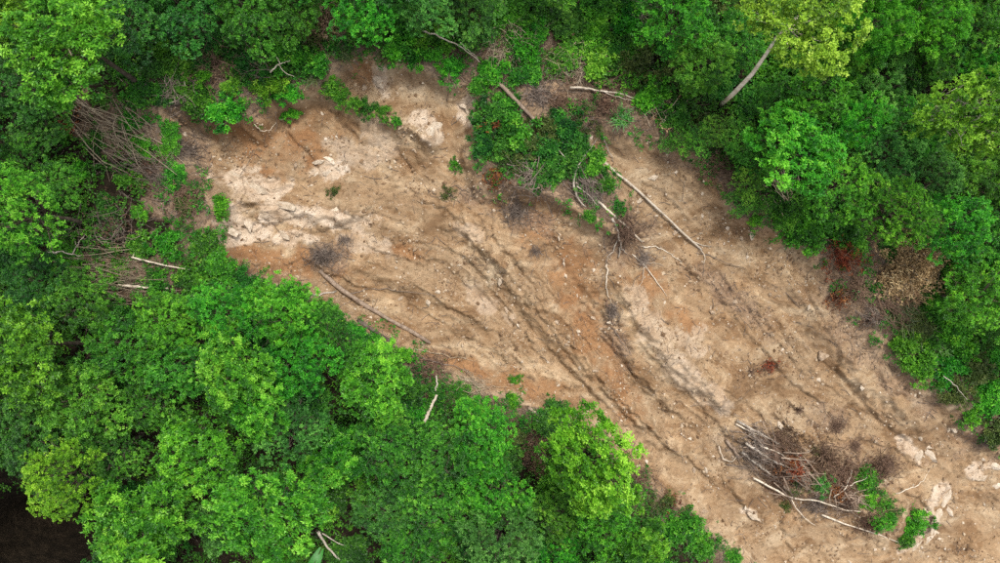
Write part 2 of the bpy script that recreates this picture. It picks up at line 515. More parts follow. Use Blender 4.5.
def mat_soil():
    s = NT('landslide_soil'); p = s.pos()
    mp = s.n('ShaderNodeMapping'); mp.inputs['Rotation'].default_value = (0, 0, math.radians(42)); mp.inputs['Scale'].default_value = (.5, 1.0, 1.0); s.l(p, mp.inputs['Vector'])
    q = mp.outputs['Vector']
    big = s.noise(.50, 11, .66, q, .9)
    c = s.ramp(big, [(.33, (0.157, 0.090, 0.045)), (.43, (0.194, 0.117, 0.060)), (.465, (0.247, 0.159, 0.088)), (.55, (0.275, 0.185, 0.106)), (.585, (0.326, 0.232, 0.141)), (.70, (0.378, 0.282, 0.180))])
    c = s.mix(s.math('MULTIPLY', s.ramp(s.noise(.22, 5, .6, p, .5), [(.42, (0, 0, 0)), (.60, (1, 1, 1))]), .55), c, s.mix(1.0, c, (.86, .93, 1.02), 'MULTIPLY'))
    at_ = s.attr('soil'); sep = s.n('ShaderNodeSeparateColor'); s.l(at_.outputs['Color'], sep.inputs[0])
    st = s.attr('streak').outputs['Fac']
    mot = s.noise(1.15, 9, .68, p, .6)
    c = s.mix(1.0, c, s.ramp(mot, [(.36, (.66, .62, .58)), (.45, (.94, .93, .92)), (.58, (1.04, 1.04, 1.04)), (.62, (1.20, 1.21, 1.22)), (.75, (1.32, 1.34, 1.36))]), 'MULTIPLY')
    c = s.mix(s.math('MULTIPLY', st, .60), c, (.375, .280, .180))
    c = s.mix(sep.outputs[1], c, s.ramp(s.noise(.9, 6, .6, p), [(.3, (0.182, 0.091, 0.041)), (.7, (0.278, 0.156, 0.076))]))
    pl = s.ramp(s.noise(.9, 8, .62, p), [(.25, (0.263, 0.180, 0.112)), (.40, (0.361, 0.266, 0.183)), (.55, (0.439, 0.347, 0.257)), (.70, (0.509, 0.422, 0.336)), (.85, (0.370, 0.275, 0.190))])
    c = s.mix(sep.outputs[0], c, pl)
    lt = s.ramp(s.noise(5.0, 6, .7, p), [(.3, (0.094, 0.060, 0.039)), (.6, (0.250, 0.174, 0.121)), (.8, (0.375, 0.282, 0.207))])
    c = s.mix(sep.outputs[2], c, lt)
    # crumbs and grit
    g = s.noise(9.0, 8, .75, p)
    c = s.mix(1.0, c, s.ramp(g, [(.25, (.72, .70, .68)), (.5, (1, 1, 1)), (.75, (1.16, 1.15, 1.14))]), 'MULTIPLY')
    v = s.n('ShaderNodeTexVoronoi'); v.inputs['Scale'].default_value = 5.5; s.l(p, v.inputs['Vector'])
    sepv = s.n('ShaderNodeSeparateColor'); s.l(v.outputs['Color'], sepv.inputs[0])
    peb = s.math('MULTIPLY', s.math('GREATER_THAN', sepv.outputs[0], .90), s.math('LESS_THAN', v.outputs['Distance'], .34))
    c = s.mix(s.math('MULTIPLY', peb, .45), c, s.ramp(sepv.outputs[1], [(0, (.16, .105, .068)), (.5, (.32, .25, .18)), (1, (.42, .36, .29))]))
    b = s.bump(s.noise(3.0, 8, .62, q), .12, .8)
    b = s.bump(s.noise(9, 5, .65, p), .035, .8, b)
    b = s.bump(peb, .015, .6, b)
    return s.done(s.bsdf(c, .95, .12, b))

def mat_floor():
    s = NT('forest_floor_litter'); p = s.pos()
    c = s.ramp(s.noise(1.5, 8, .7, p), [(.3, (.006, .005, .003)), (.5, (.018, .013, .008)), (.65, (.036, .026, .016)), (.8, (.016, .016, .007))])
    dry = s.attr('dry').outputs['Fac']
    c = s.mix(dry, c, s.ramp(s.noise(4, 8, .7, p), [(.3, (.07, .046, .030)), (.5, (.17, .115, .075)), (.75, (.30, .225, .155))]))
    c = s.mix(1.0, c, s.ramp(s.noise(10, 6, .75, p), [(.3, (.5, .5, .5)), (.7, (1.3, 1.3, 1.3))]), 'MULTIPLY')
    b = s.bump(s.noise(5, 10, .75, p), .15, 1.0)
    return s.done(s.bsdf(c, .95, .1, b))

def mat_leaf(name, dark, mid, light, tip, trans=.28, rough=.45, spec=.35):
    s = NT(name)
    tone = s.attr('tone').outputs['Fac']
    oi = s.n('ShaderNodeObjectInfo')
    t2 = s.math('ADD', tone, s.math('MULTIPLY', s.math('SUBTRACT', oi.outputs['Random'], .5), .22))
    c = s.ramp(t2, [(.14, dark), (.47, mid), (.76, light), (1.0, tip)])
    hs = s.n('ShaderNodeHueSaturation'); s.l(c, hs.inputs['Color'])
    s.l(s.math('ADD', .487, s.math('MULTIPLY', s.math('FRACT', s.math('MULTIPLY', oi.outputs['Random'], 7.31)), .026)), hs.inputs['Hue'])
    c = hs.outputs['Color']
    pb = s.bsdf(c, rough, spec)
    tr = s.n('ShaderNodeBsdfTranslucent')
    s.l(s.mix(1.0, c, (1.05, 1.2, .5), 'MULTIPLY'), tr.inputs['Color'])
    mx = s.n('ShaderNodeMixShader'); mx.inputs[0].default_value = trans
    s.l(pb.outputs[0], mx.inputs[1]); s.l(tr.outputs[0], mx.inputs[2])
    return s.done(mx)

def mat_wood(name, a, b, c_, scale=3.0):
    s = NT(name); p = s.pos()
    mp = s.n('ShaderNodeMapping'); mp.inputs['Scale'].default_value = (1, 1, .6); s.l(p, mp.inputs['Vector'])
    oi = s.n('ShaderNodeObjectInfo')
    c = s.ramp(s.noise(scale, 8, .7, mp.outputs['Vector']), [(.3, a), (.5, b), (.72, c_)])
    c = s.mix(1.0, c, s.ramp(oi.outputs['Random'], [(0, (.78, .76, .74)), (1, (1.15, 1.13, 1.1))]), 'MULTIPLY')
    bm = s.bump(s.noise(18, 5, .7, p), .03, .8)
    return s.done(s.bsdf(c, .85, .2, bm))

def mat_rock(name, a, b, c_):
    s = NT(name); p = s.pos()
    oi = s.n('ShaderNodeObjectInfo')
    c = s.ramp(s.noise(2.6, 8, .7, p), [(.3, a), (.5, b), (.72, c_)])
    c = s.mix(1.0, c, s.ramp(oi.outputs['Random'], [(0, (.78, .74, .69)), (.5, (.98, .96, .94)), (1, (1.18, 1.18, 1.18))]), 'MULTIPLY')
    bm = s.bump(s.noise(7, 8, .7, p), .06, .9)
    return s.done(s.bsdf(c, .9, .2, bm))

MS = mat_soil(); MF = mat_floor()
LEAF = {
    'mid':    mat_leaf('leaf_mid_green',    (0.014, 0.071, 0.007), (0.042, 0.178, 0.011), (0.092, 0.309, 0.019), (0.206, 0.463, 0.041)),
    'deep':   mat_leaf('leaf_deep_green',   (0.010, 0.052, 0.009), (0.027, 0.125, 0.013), (0.057, 0.220, 0.020), (0.128, 0.333, 0.036)),
    'bright': mat_leaf('leaf_bright_green', (0.019, 0.095, 0.009), (0.059, 0.220, 0.012), (0.123, 0.356, 0.020), (0.246, 0.511, 0.044)),
    'lime':   mat_leaf('leaf_lime_green',   (0.036, 0.135, 0.008), (0.107, 0.302, 0.012), (0.206, 0.449, 0.025), (0.370, 0.629, 0.062)),
    'yellow': mat_leaf('leaf_yellow_green', (0.056, 0.154, 0.010), (0.146, 0.303, 0.016), (0.264, 0.463, 0.032), (0.438, 0.642, 0.082)),
    'blue':   mat_leaf('leaf_cool_green',   (0.014, 0.078, 0.011), (0.040, 0.178, 0.024), (0.083, 0.297, 0.039), (0.178, 0.440, 0.075)),
    'pale':   mat_leaf('leaf_pale_green',   (0.026, 0.102, 0.018), (0.060, 0.202, 0.032), (0.112, 0.315, 0.053), (0.225, 0.463, 0.112)),
    'vivid':  mat_leaf('leaf_vivid_green',  (0.014, 0.090, 0.007), (0.043, 0.226, 0.011), (0.092, 0.368, 0.018), (0.197, 0.511, 0.034)),
    'olive':  mat_leaf('leaf_olive',        (.030, .052, .012), (.062, .100, .020), (.110, .150, .034), (.190, .215, .060)),
    'rust':   mat_leaf('leaf_dead_rust',    (0.078, 0.021, 0.010), (0.182, 0.052, 0.021), (0.312, 0.104, 0.036), (0.416, 0.195, 0.078), .15, .7, .15),
    'brown':  mat_leaf('leaf_dead_brown',   (.070, .038, .024), (.150, .090, .056), (.240, .160, .105), (.340, .255, .175), .15, .7, .15),
    'straw':  mat_leaf('leaf_dead_straw',   (0.217, 0.135, 0.068), (0.392, 0.256, 0.135), (0.580, 0.412, 0.230), (0.754, 0.596, 0.365), .15, .7, .15),
}
BARK = mat_wood('bark_grey_brown', (.035, .026, .020), (.085, .066, .050), (.17, .14, .115))
BARKP = mat_wood('bark_pale_grey', (.17, .14, .115), (.34, .30, .25), (.52, .47, .41))
BARKB = mat_wood('wood_bleached', (.28, .225, .165), (.50, .43, .34), (.66, .60, .51))
BARKM = mat_wood('wood_weathered_brown', (.12, .085, .062), (.24, .18, .135), (.38, .30, .235))
TWIG = mat_wood('twig_grey', (.055, .042, .035), (.15, .118, .098), (.29, .24, .20))
TWIGB = mat_wood('twig_brown', (.055, .034, .024), (.125, .078, .054), (.225, .148, .105))
TWIGT = mat_wood('twig_tan', (.15, .115, .075), (.31, .25, .175), (.46, .39, .29))
ROCK = mat_rock('rock_tan', (0.176, 0.120, 0.080), (0.320, 0.240, 0.168), (0.448, 0.376, 0.288))
ROCKP = mat_rock('rock_pale', (.30, .235, .165), (.45, .375, .29), (.58, .505, .415))

# ------------------------------------------------------------------ the ground sheet, split into scar and forest floor
RED = [(235, 130, 52, 26, .5), (300, 140, 40, 26, .6), (290, 262, 60, 18, .1), (250, 255, 40, 14, .2), (360, 60, 26, 14, 0), (590, 330, 20, 70, -.55), (620, 390, 16, 50, -.6), (520, 385, 60, 12, .25), (400, 250, 22, 8, .2), (575, 270, 26, 40, -.3),
       (690, 320, 22, 12, .4), (650, 285, 22, 22, 0), (470, 370, 60, 10, .3), (250, 165, 30, 10, .4), (540, 225, 22, 26, .2)]
LIT = [(845, 300, 22, 60, -.35), (870, 350, 60, 22, .75), (840, 240, 50, 12, .4), (700, 160, 40, 12, .3), (780, 470, 60, 22, .45), (860, 470, 34, 26, .4), (840, 425, 20, 16, .6),
       (625, 235, 26, 34, .2), (525, 215, 34, 16, .3), (325, 256, 22, 18, 0), (185, 150, 12, 50, -.2), (190, 112, 40, 10, .2), (430, 372, 50, 8, .3), (470, 195, 30, 12, .2), (700, 525, 40, 8, .75), (985, 440, 40, 20, .5), (620, 340, 12, 30, -.4), (550, 195, 50, 10, .2), (740, 300, 60, 16, .7), (900, 380, 60, 14, .7)]
red = blobs(RED, 22, .9, .30, 1.15); lit = blobs(LIT, 23, .9, .25, 1.0)
edge = sstep(.55, .0, sdist + .5 * fbm(GX / .9, GY / .9, 3, 78))
lit = np.maximum(lit * .55, edge * .45)
streak = np.zeros_like(PX)
streak[FINE] = np.clip(.5 * sstep(.2, 1.6, n1) + .5 * sstep(.3, 1.8, n2), 0, 1)
streak *= sstep(-.2, .4, fbm(GX / 3, GY / 3, 3, 79)) * .8 + .2
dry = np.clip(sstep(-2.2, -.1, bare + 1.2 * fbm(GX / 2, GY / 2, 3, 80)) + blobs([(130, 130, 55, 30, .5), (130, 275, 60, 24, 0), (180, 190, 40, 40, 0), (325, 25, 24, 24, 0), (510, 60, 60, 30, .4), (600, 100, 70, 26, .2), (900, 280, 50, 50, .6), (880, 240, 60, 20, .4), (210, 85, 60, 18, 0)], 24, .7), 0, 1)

ny, nx = GX.shape
idx = np.arange(ny * nx).reshape(ny, nx)
quads = np.stack([idx[:-1, :-1], idx[:-1, 1:], idx[1:, 1:], idx[1:, :-1]], -1).reshape(-1, 4)
VALL = np.stack([GX, GY, Z], -1).reshape(-1, 3)
isb = (bare.ravel()[quads].mean(1) > 0)
def sheet(name, sel, mat, attrs, label):
    q = quads[sel]
    used = np.unique(q)
    remap = np.full(ny * nx, -1, np.int64); remap[used] = np.arange(len(used))
    me = mk_mesh(name, VALL[used], remap[q], mat, {k: v.reshape(len(VALL), -1)[used].squeeze() for k, v in attrs.items()}, smooth=True)
    return tag(put(bpy.data.objects.new(name, me)), label, None, None, 'structure')
soil = np.stack([pale, red * (1 - pale), lit * (1 - .7 * pale), np.ones_like(pale)], -1)
red = red * .85
sheet('landslide_scar', isb, MS, {'soil': soil.reshape(-1, 4), 'streak': streak.reshape(-1)}, 'bare tan and rusty earth of the landslide, rilled towards the lower right')
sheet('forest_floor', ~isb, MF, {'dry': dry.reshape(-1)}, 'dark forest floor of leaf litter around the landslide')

# ------------------------------------------------------------------ foliage builders
def leaves(C, A, n, L, Wd, inc=(.7, 1.5), droop=.15, tone=None, rg=RNG, jl=.25):
    m = len(C)
    rnd = norm(rg.normal(size=(m, 3)))
    U = norm(np.cross(A, rnd)); Vv = np.cross(A, U)
    az = (np.arange(n)[None] + rg.random((m, n)) * .8) * 2 * np.pi / n
    ic = rg.uniform(inc[0], inc[1], (m, n))
    D = A[:, None] * np.cos(ic)[..., None] + (U[:, None] * np.cos(az)[..., None] + Vv[:, None] * np.sin(az)[..., None]) * np.sin(ic)[..., None]
    S = norm(np.cross(np.broadcast_to(A[:, None], D.shape), D))
    N = np.cross(D, S)
    N *= np.sign((N * A[:, None]).sum(-1, keepdims=True) + 1e-9)
    ln = L * rg.uniform(.65, 1.25, (m, n))[..., None]
    B = C[:, None] + D * ln * .12 + rg.normal(size=(m, n, 3)) * L * jl
    mid = B + D * ln * .52
    wd = ln * Wd * .5
    V = np.stack([B, mid - S * wd + N * wd * .35, B + D * ln - N * ln * droop, mid + S * wd + N * wd * .35], 2).reshape(-1, 3)
    k = np.arange(m * n)[:, None] * 4
    F = np.concatenate([k + np.array([[0, 1, 2]]), k + np.array([[0, 2, 3]])], 0)
    t = (tone if tone is not None else rg.random(m))[:, None] + rg.normal(size=(m, n)) * .09
    return V, F, np.repeat(np.clip(t, 0, 1).ravel(), 4)

def make_crown(seed, R=3.2, zs=.7, nb=18, br=.40, nros=1000, nl=9, L=.26, Wd=.5, inc=(.7, 1.45), droop=.15, lean=.6, hcr=2.2, tips=.25, openf=0.0, tr=.045, jl=.22, clump=.30):
    """crown mesh + trunk mesh; origin at the foot of the trunk"""
    rg = np.random.default_rng(seed)
    hc = R * hcr
    i = np.arange(nb) + .5
    zz = 1 - i / nb * 1.35                        # from the top to a little below the equator
    ph = i * 2.39996 + rg.random(nb) * .9
    rr = np.sqrt(np.clip(1 - zz ** 2, 0, 1))
    rad = rg.uniform(.40, .92, nb)
    BC = np.stack([rr * np.cos(ph) * rad, rr * np.sin(ph) * rad, zz * zs * rad], -1) * R
    BR = br * R * rg.uniform(.65, 1.3, nb)
    keep = rg.random(nb) > openf
    keep[:3] = True
    BC, BR = BC[keep], BR[keep]; nb = len(BC)
    bt = rg.normal(.42, .13, nb)
    ncl = int(nros / 5)
    b = rg.choice(nb, ncl, p=BR ** 2 / (BR ** 2).sum())
    Dc = norm(rg.normal(size=(ncl, 3)) + np.array([0, 0, .5]))
    shc = rg.random(ncl) ** .3
    CC = BC[b] + Dc * (BR[b] * shc)[:, None] * np.array([1.05, 1.05, .85])
    dist = np.linalg.norm(CC[:, None] - BC[None], axis=2) / BR[None]
    k = ~((dist < .70).sum(1) > 0) | (rg.random(ncl) < .25)
    CC, Dc, b, shc = CC[k], Dc[k], b[k], shc[k]
    ct = bt[b] + rg.normal(size=len(CC)) * .12
    cr = clump * rg.uniform(.6, 1.4, len(CC))
    reps = rg.integers(4, 8, len(CC))
    q = np.repeat(np.arange(len(CC)), reps)
    jd = norm(rg.normal(size=(len(q), 3)) + Dc[q] * .7 + [0, 0, .4]); js = rg.random(len(q)) ** .5
    C = CC[q] + jd * (cr[q] * js)[:, None]
    A = norm(jd * lean * .7 + Dc[q] * lean * .5 + np.array([0, 0, .7]) + rg.normal(size=C.shape) * .25)
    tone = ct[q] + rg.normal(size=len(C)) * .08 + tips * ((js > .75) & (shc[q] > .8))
    C[:, 2] += hc
    V, F, t = leaves(C, A, nl, L, Wd, inc, droop, tone, rg, jl)
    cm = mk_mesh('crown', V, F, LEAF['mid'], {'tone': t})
    # trunk and limbs
    parts = []
    zt = np.array([-.6, 0, .25, .5, .75, .95]) ; zt = np.where(zt > 0, zt * hc, zt)
    w_ = np.cumsum(rg.normal(size=(6, 2)) * .05 * R * .5, 0); w_[:2] = 0; w_[-1] *= .4
    P = np.column_stack([w_, zt])
    rt = tr * R
    parts.append(tube(P, rt * np.array([1.5, 1.2, 1.0, .85, .65, .4]), 8))
    for j in range(nb):
        s0 = P[3] * .5 + P[4] * .5 if j % 2 else P[4]
        e = BC[j] + np.array([0, 0, hc])
        m1 = s0 * .5 + e * .5 + rg.normal(size=3) * .08 * R - np.array([0, 0, .06 * R])
        parts.append(tube([s0, m1, e], rt * np.array([.45, .3, .12]), 5))
        for q in range(3):
            e2 = e + norm(rg.normal(size=3) + [0, 0, .4]) * BR[j] * .8
            parts.append(tube([e, e2], rt * np.array([.12, .05]), 3, False))
    V, F = cat_parts(parts)
    tm = mk_mesh('trunk', V, F, BARK, smooth=True)
    return dict(crown=cm, trunk=tm, R=R, hc=hc)

LIB = {
    'broad':  [make_crown(11 + k, 3.2, .80, 26, .30, 2600, 8, .195, .52, tips=.24, clump=.33) for k in range(3)],
    'dense':  [make_crown(31 + k, 3.0, .85, 30, .29, 3200, 8, .140, .52, inc=(.6, 1.5), tips=.20, hcr=2.1, clump=.27) for k in range(4)],
    'fine':   [make_crown(51 + k, 3.0, .90, 34, .27, 3400, 9, .105, .50, inc=(.5, 1.5), tips=.18, hcr=2.2, clump=.24) for k in range(3)],
    'open':   [make_crown(71 + k, 3.6, .65, 34, .26, 2600, 8, .165, .55, tips=.20, hcr=2.6, openf=.15, tr=.034, clump=.32) for k in range(2)],
    'tall':   [make_crown(91 + k, 2.8, 1.25, 34, .27, 3400, 8, .125, .50, inc=(.8, 1.9), droop=.35, lean=.9, tips=.18, hcr=2.3, clump=.26) for k in range(3)],
}

def make_shrub(seed, R=1.2, zs=.55, nros=330, nl=7, L=.17, Wd=.5, nb=13, spread=.55, hz=.35, inc=(.5, 1.4), tips=.2, stems=True):
    rg = np.random.default_rng(seed)
    a = rg.random(nb) * 6.283; r_ = np.sqrt(rg.random(nb)) * spread * 1.25 * R
    BC = np.column_stack([r_ * np.cos(a), r_ * np.sin(a), hz * R * rg.uniform(.5, 1.4, nb) * (1.15 - r_ / R)])
    BR = R * rg.uniform(.16, .46, nb)
    ns = 14                                      # sprigs standing out of the outline
    a2 = rg.random(ns) * 6.283; r2_ = R * rg.uniform(.55, 1.15, ns)
    BC = np.concatenate([BC, np.column_stack([r2_ * np.cos(a2), r2_ * np.sin(a2), hz * R * rg.uniform(.1, .9, ns)])])
    BR = np.concatenate([BR, R * rg.uniform(.09, .20, ns)]); nb += ns
    BC[:, 0] *= rg.uniform(.75, 1.25)
    bt = rg.normal(.42, .12, nb)
    b = rg.choice(nb, nros, p=BR ** 2 / (BR ** 2).sum())
    Dr = norm(rg.normal(size=(nros, 3)) + [0, 0, .5]); sh = rg.random(nros) ** .4
    C = BC[b] + Dr * (BR[b] * sh)[:, None] * [1, 1, zs * 1.3]
    C[:, 2] = np.maximum(C[:, 2], .03)
    A = norm(Dr * .6 + [0, 0, .8] + rg.normal(size=C.shape) * .3)
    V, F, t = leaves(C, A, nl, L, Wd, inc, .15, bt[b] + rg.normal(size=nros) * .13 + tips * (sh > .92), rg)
    fm = mk_mesh('foliage', V, F, LEAF['mid'], {'tone': t})
    parts = []
    for j in range(nb):
        s0 = np.array([rg.normal() * .08, rg.normal() * .08, -.15])
        parts.append(tube([s0, s0 * .4 + BC[j] * .6 + rg.normal(size=3) * .08, BC[j] + [0, 0, BR[j] * .3]], np.array([.030, .02, .008]) * R, 4, False))
    V, F = cat_parts(parts)
    sm = mk_mesh('stem', V, F, BARK, smooth=True)
    return dict(foliage=fm, stem=sm, R=R)

def make_tuft(seed, R=1.0, n=150, L=.9, up=.5):
    """grass-like arching blades"""
    rg = np.random.default_rng(seed)
    a = rg.random(n) * 6.283; r_ = np.sqrt(rg.random(n)) * R * .6
    B = np.column_stack([r_ * np.cos(a), r_ * np.sin(a), np.zeros(n)])
    d = rg.random(n) * 6.283; tilt = rg.uniform(.25, 1.1, n)
    D = np.column_stack([np.cos(d) * np.sin(tilt), np.sin(d) * np.sin(tilt), np.cos(tilt) * up + .1])
    ln = L * rg.uniform(.5, 1.2, n)[:, None]
    S = np.column_stack([-np.sin(d), np.cos(d), np.zeros(n)]) * .022 * rg.uniform(.7, 1.4, n)[:, None]
    m1 = B + D * ln * .55
    tp = B + D * ln + np.column_stack([np.cos(d), np.sin(d), -np.ones(n) * .8]) * ln * .22
    V = np.stack([B - S, B + S, m1 + S, m1 - S, tp], 1).reshape(-1, 3)
    k = np.arange(n)[:, None] * 5
    F = np.concatenate([k + [[0, 1, 2]], k + [[0, 2, 3]], k + [[3, 2, 4]]], 0)
    return dict(foliage=mk_mesh('blade_cluster', V, F, LEAF['mid'], {'tone': np.repeat(np.clip(rg.normal(.45, .2, n), 0, 1), 5)}), R=R)

def twig_heap(seed, R, n, length, rad=.012, flat=.35, direction=None, spread=3.14, fork=True):
    """a heap of dead twigs and stems lying across one another"""
    rg = np.random.default_rng(seed); parts = []; el = rg.uniform(.75, 1.3)
    for i in range(n):
        a = rg.random() * 6.283; q = abs(rg.normal()) * R * .48
        c = np.array([q * math.cos(a) * el, q * math.sin(a) / el, abs(rg.normal()) * flat * R * .5 + .02])
        th = (direction if direction is not None else rg.random() * 6.283) + rg.uniform(-spread, spread) * (1 if direction is not None else 0)
        d = norm(np.array([math.cos(th), math.sin(th), rg.normal() * .22]))
        l = length * rg.uniform(.4, 1.15)
        bend = rg.normal(size=3) * l * .10
        r0 = rad * rg.uniform(.5, 1.7)
        p0, p1, p2 = c - d * l * .5, c + bend, c + d * l * .5
        p0[2] = max(p0[2], -.02); p2[2] = max(p2[2], -.02)
        parts.append(tube([p0, (p0 + p1) / 2 + bend * .3, p1, p2], r0 * np.array([1, .9, .7, .3]), 3, False))
        if fork:
            for f in range(rg.integers(0, 3)):
                s_ = p1 * (1 - .4 * f) + p2 * .4 * f
                d2 = norm(d + rg.normal(size=3) * .6)
                parts.append(tube([s_, s_ + d2 * l * .28], r0 * np.array([.5, .2]), 3, False))
    return cat_parts(parts)

SHR = {
    'shrub': [make_shrub(201 + k, nros=520, L=.125) for k in range(4)],
    'vine':  [make_shrub(221 + k, 1.5, .40, 1150, 7, .130, .62, 22, .70, .30, (.8, 1.5), .22) for k in range(4)],
    'leafy': [make_shrub(241 + k, 1.2, .6, 330, 8, .185, .48, 9, .5, .5, (.6, 1.4), .30) for k in range(3)],
    'tiny':  [make_shrub(261 + k, .5, .6, 90, 6, .10, .5, 5, .5, .4) for k in range(2)],
    'sparse': [make_shrub(281 + k, 1.2, .5, 170, 6, .125, .45, 10, .7, .4) for k in range(3)],
    'tuft':  [make_tuft(301 + k) for k in range(3)],
}

# ------------------------------------------------------------------ placing
def slotmat(o, mat):
    o.material_slots[0].link = 'OBJECT'
    o.material_slots[0].material = mat

def tree(px, py, rpx, kind, leaf, label, var=None, group=None, hscale=1.0, bark=None, name='broadleaf_tree'):
    lib = LIB[kind]; v = lib[(int(px) * 7 + int(py)) % len(lib) if var is None else var]
    s = 1.0
    for _ in range(4):
        x, y, z = at(px, py, v['hc'] * s * hscale)
        R = rpx * M * (H - float(z) - v['hc'] * s * hscale) / H
        s = R / v['R']
    root = empty(name, (float(x), float(y), float(z)), random.random() * 6.283, s)
    ex = random.uniform(.86, 1.18)
    root.scale = (s * ex, s / ex, s * hscale)
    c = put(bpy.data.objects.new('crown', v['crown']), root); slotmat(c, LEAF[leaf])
    t = put(bpy.data.objects.new('trunk', v['trunk']), root)
    if bark: slotmat(t, bark)
    return tag(root, label, 'tree', group)

def shrub(px, py, rpx, kind, leaf, label, group=None, name='shrub', cat='shrub', sx=1.0, rz=None):
    lib = SHR[kind]; v = lib[(int(px) * 5 + int(py) * 3) % len(lib)]
    x, y, z = at(px, py, .3)
    s = rpx * M / v['R'] * (H - float(z)) / H
    if 'stem' not in v:
        o = put(bpy.data.objects.new(name, v['foliage'])); slotmat(o, LEAF[leaf])
        o.location = (float(x), float(y), float(z) - .02); o.rotation_euler = (0, 0, random.random() * 6.283); o.scale = (s * sx, s, s)
        return tag(o, label, cat, group)
    root = empty(name, (float(x), float(y), float(z)), random.random() * 6.283 if rz is None else rz, s)
    root.scale = (s * sx, s, s)
    f = put(bpy.data.objects.new('foliage', v['foliage']), root); slotmat(f, LEAF[leaf])
    put(bpy.data.objects.new('stem', v['stem']), root)
    return tag(root, label, cat, group)

def ground_line(pts, r, lift=0.0, n=14, wig=.0, seed=0):
    rg = np.random.default_rng(seed)
    pts = np.array(pts, float)
    seg = np.r_[0, np.cumsum(np.hypot(*np.diff(pts, axis=0).T))]
    t = np.linspace(0, seg[-1], n)
    qx = np.interp(t, seg, pts[:, 0]); qy = np.interp(t, seg, pts[:, 1])
    k = np.array([.25, .5, .25])
    for _ in range(2):
        qx[1:-1] = (qx[:-2] * .25 + qx[1:-1] * .5 + qx[2:] * .25); qy[1:-1] = (qy[:-2] * .25 + qy[1:-1] * .5 + qy[2:] * .25)
    qx[1:-1] += rg.normal(size=n - 2) * wig; qy[1:-1] += rg.normal(size=n - 2) * wig
    x, y, z = at(qx, qy, .1 + lift)
    line = np.interp(t, [t[0], t[-1]], [z[0], z[-1]])
    g = z + r * .75
    zz = np.maximum(g, line + r * .6)
    zz = np.minimum(zz, g + .25) + lift
    for _ in range(3):
        zz[1:-1] = np.maximum((zz[:-2] + 2 * zz[1:-1] + zz[2:]) / 4, g[1:-1])
    return np.column_stack([x, y, zz])

def stick(px, r, label, mat, name='fallen_branch', cat='branch', taper=.35, lift=0.0, wig=.5, branches=(), group=None, sides=7):
    """a fallen trunk or branch lying on the ground; branches: further pixel lines forking from it"""
    seed = int(px[0][0] * 13 + px[0][1] * 7)
    P = ground_line(px, r, lift, 14, wig, seed)
    o0 = P[0].copy()
    rg = np.random.default_rng(seed)
    R = r * np.linspace(1, taper, len(P)) * rg.uniform(.88, 1.12, len(P))
    if not branches:
        V, F = tube(P - o0, R, sides)
        o = put(bpy.data.objects.new(name, mk_mesh(name, V, F, mat, smooth=True)))
        o.location = o0
        return tag(o, label, cat, group)
    root = empty(name, o0)
    V, F = tube(P - o0, R, sides)
    put(bpy.data.objects.new('stem', mk_mesh('stem', V, F, mat, smooth=True)), root)
    for i, bpts in enumerate(branches):
        Q = ground_line(bpts, r * .5, lift + .03, 9, wig, seed + i + 1)
        V, F = tube(Q - o0, r * np.linspace(.55, .2, len(Q)), 5)
        put(bpy.data.objects.new('side_branch', mk_mesh('side_branch', V, F, mat, smooth=True)), root)
    return tag(root, label, cat, group)

def heap(px, py, rpx, n, length, label, mat=TWIG, leaf=None, nleaf=0, direction=None, spread=.35, rad=.012, flat=.35, name='brush_heap', sx=1.0, cat='brush'):
    """dead brush: twigs, with dead leaves where the photograph shows them"""
    x, y, z = at(px, py, .15)
    seed = int(px * 11 + py * 5)
    R = rpx * M
    V, F = twig_heap(seed, R, int(n * 1.2), length * 1.15, rad * 1.15, flat, direction, spread)
    V[:, 0] *= sx
    gz = ground(V[:, 0] + x, V[:, 1] + y) - z
    V[:, 2] += gz
    if not leaf:
        o = put(bpy.data.objects.new(name, mk_mesh(name, V, F, mat)))
        o.location = (float(x), float(y), float(z))
        return tag(o, label, cat)
    root = empty(name, (float(x), float(y), float(z)))
    put(bpy.data.objects.new('twig_tangle', mk_mesh('twig_tangle', V, F, mat)), root)
    rg = np.random.default_rng(seed + 1)
    a = rg.random(nleaf) * 6.283; q = np.abs(rg.normal(size=nleaf)) * R * .55
    C = np.column_stack([q * np.cos(a) * sx, q * np.sin(a), np.abs(rg.normal(size=nleaf)) * flat * R * .5])
    C += rg.normal(size=C.shape) * R * .12 * [1, 1, 0]
    C[:, 2] += ground(C[:, 0] + x, C[:, 1] + y) - z
    A = norm(rg.normal(size=C.shape) * (.35 if leaf == 'straw' else .6) + [0, 0, .8])
    V, F, t = leaves(C, A, 5, .20 if leaf == 'straw' else .15, .42, (.6, 1.6), .2, np.clip(rg.normal(.45, .2, nleaf), 0, 1), rg)
    f = put(bpy.data.objects.new('dead_foliage', mk_mesh('dead_foliage', V, F, LEAF[leaf], {'tone': t})), root)
    return tag(root, label, cat)


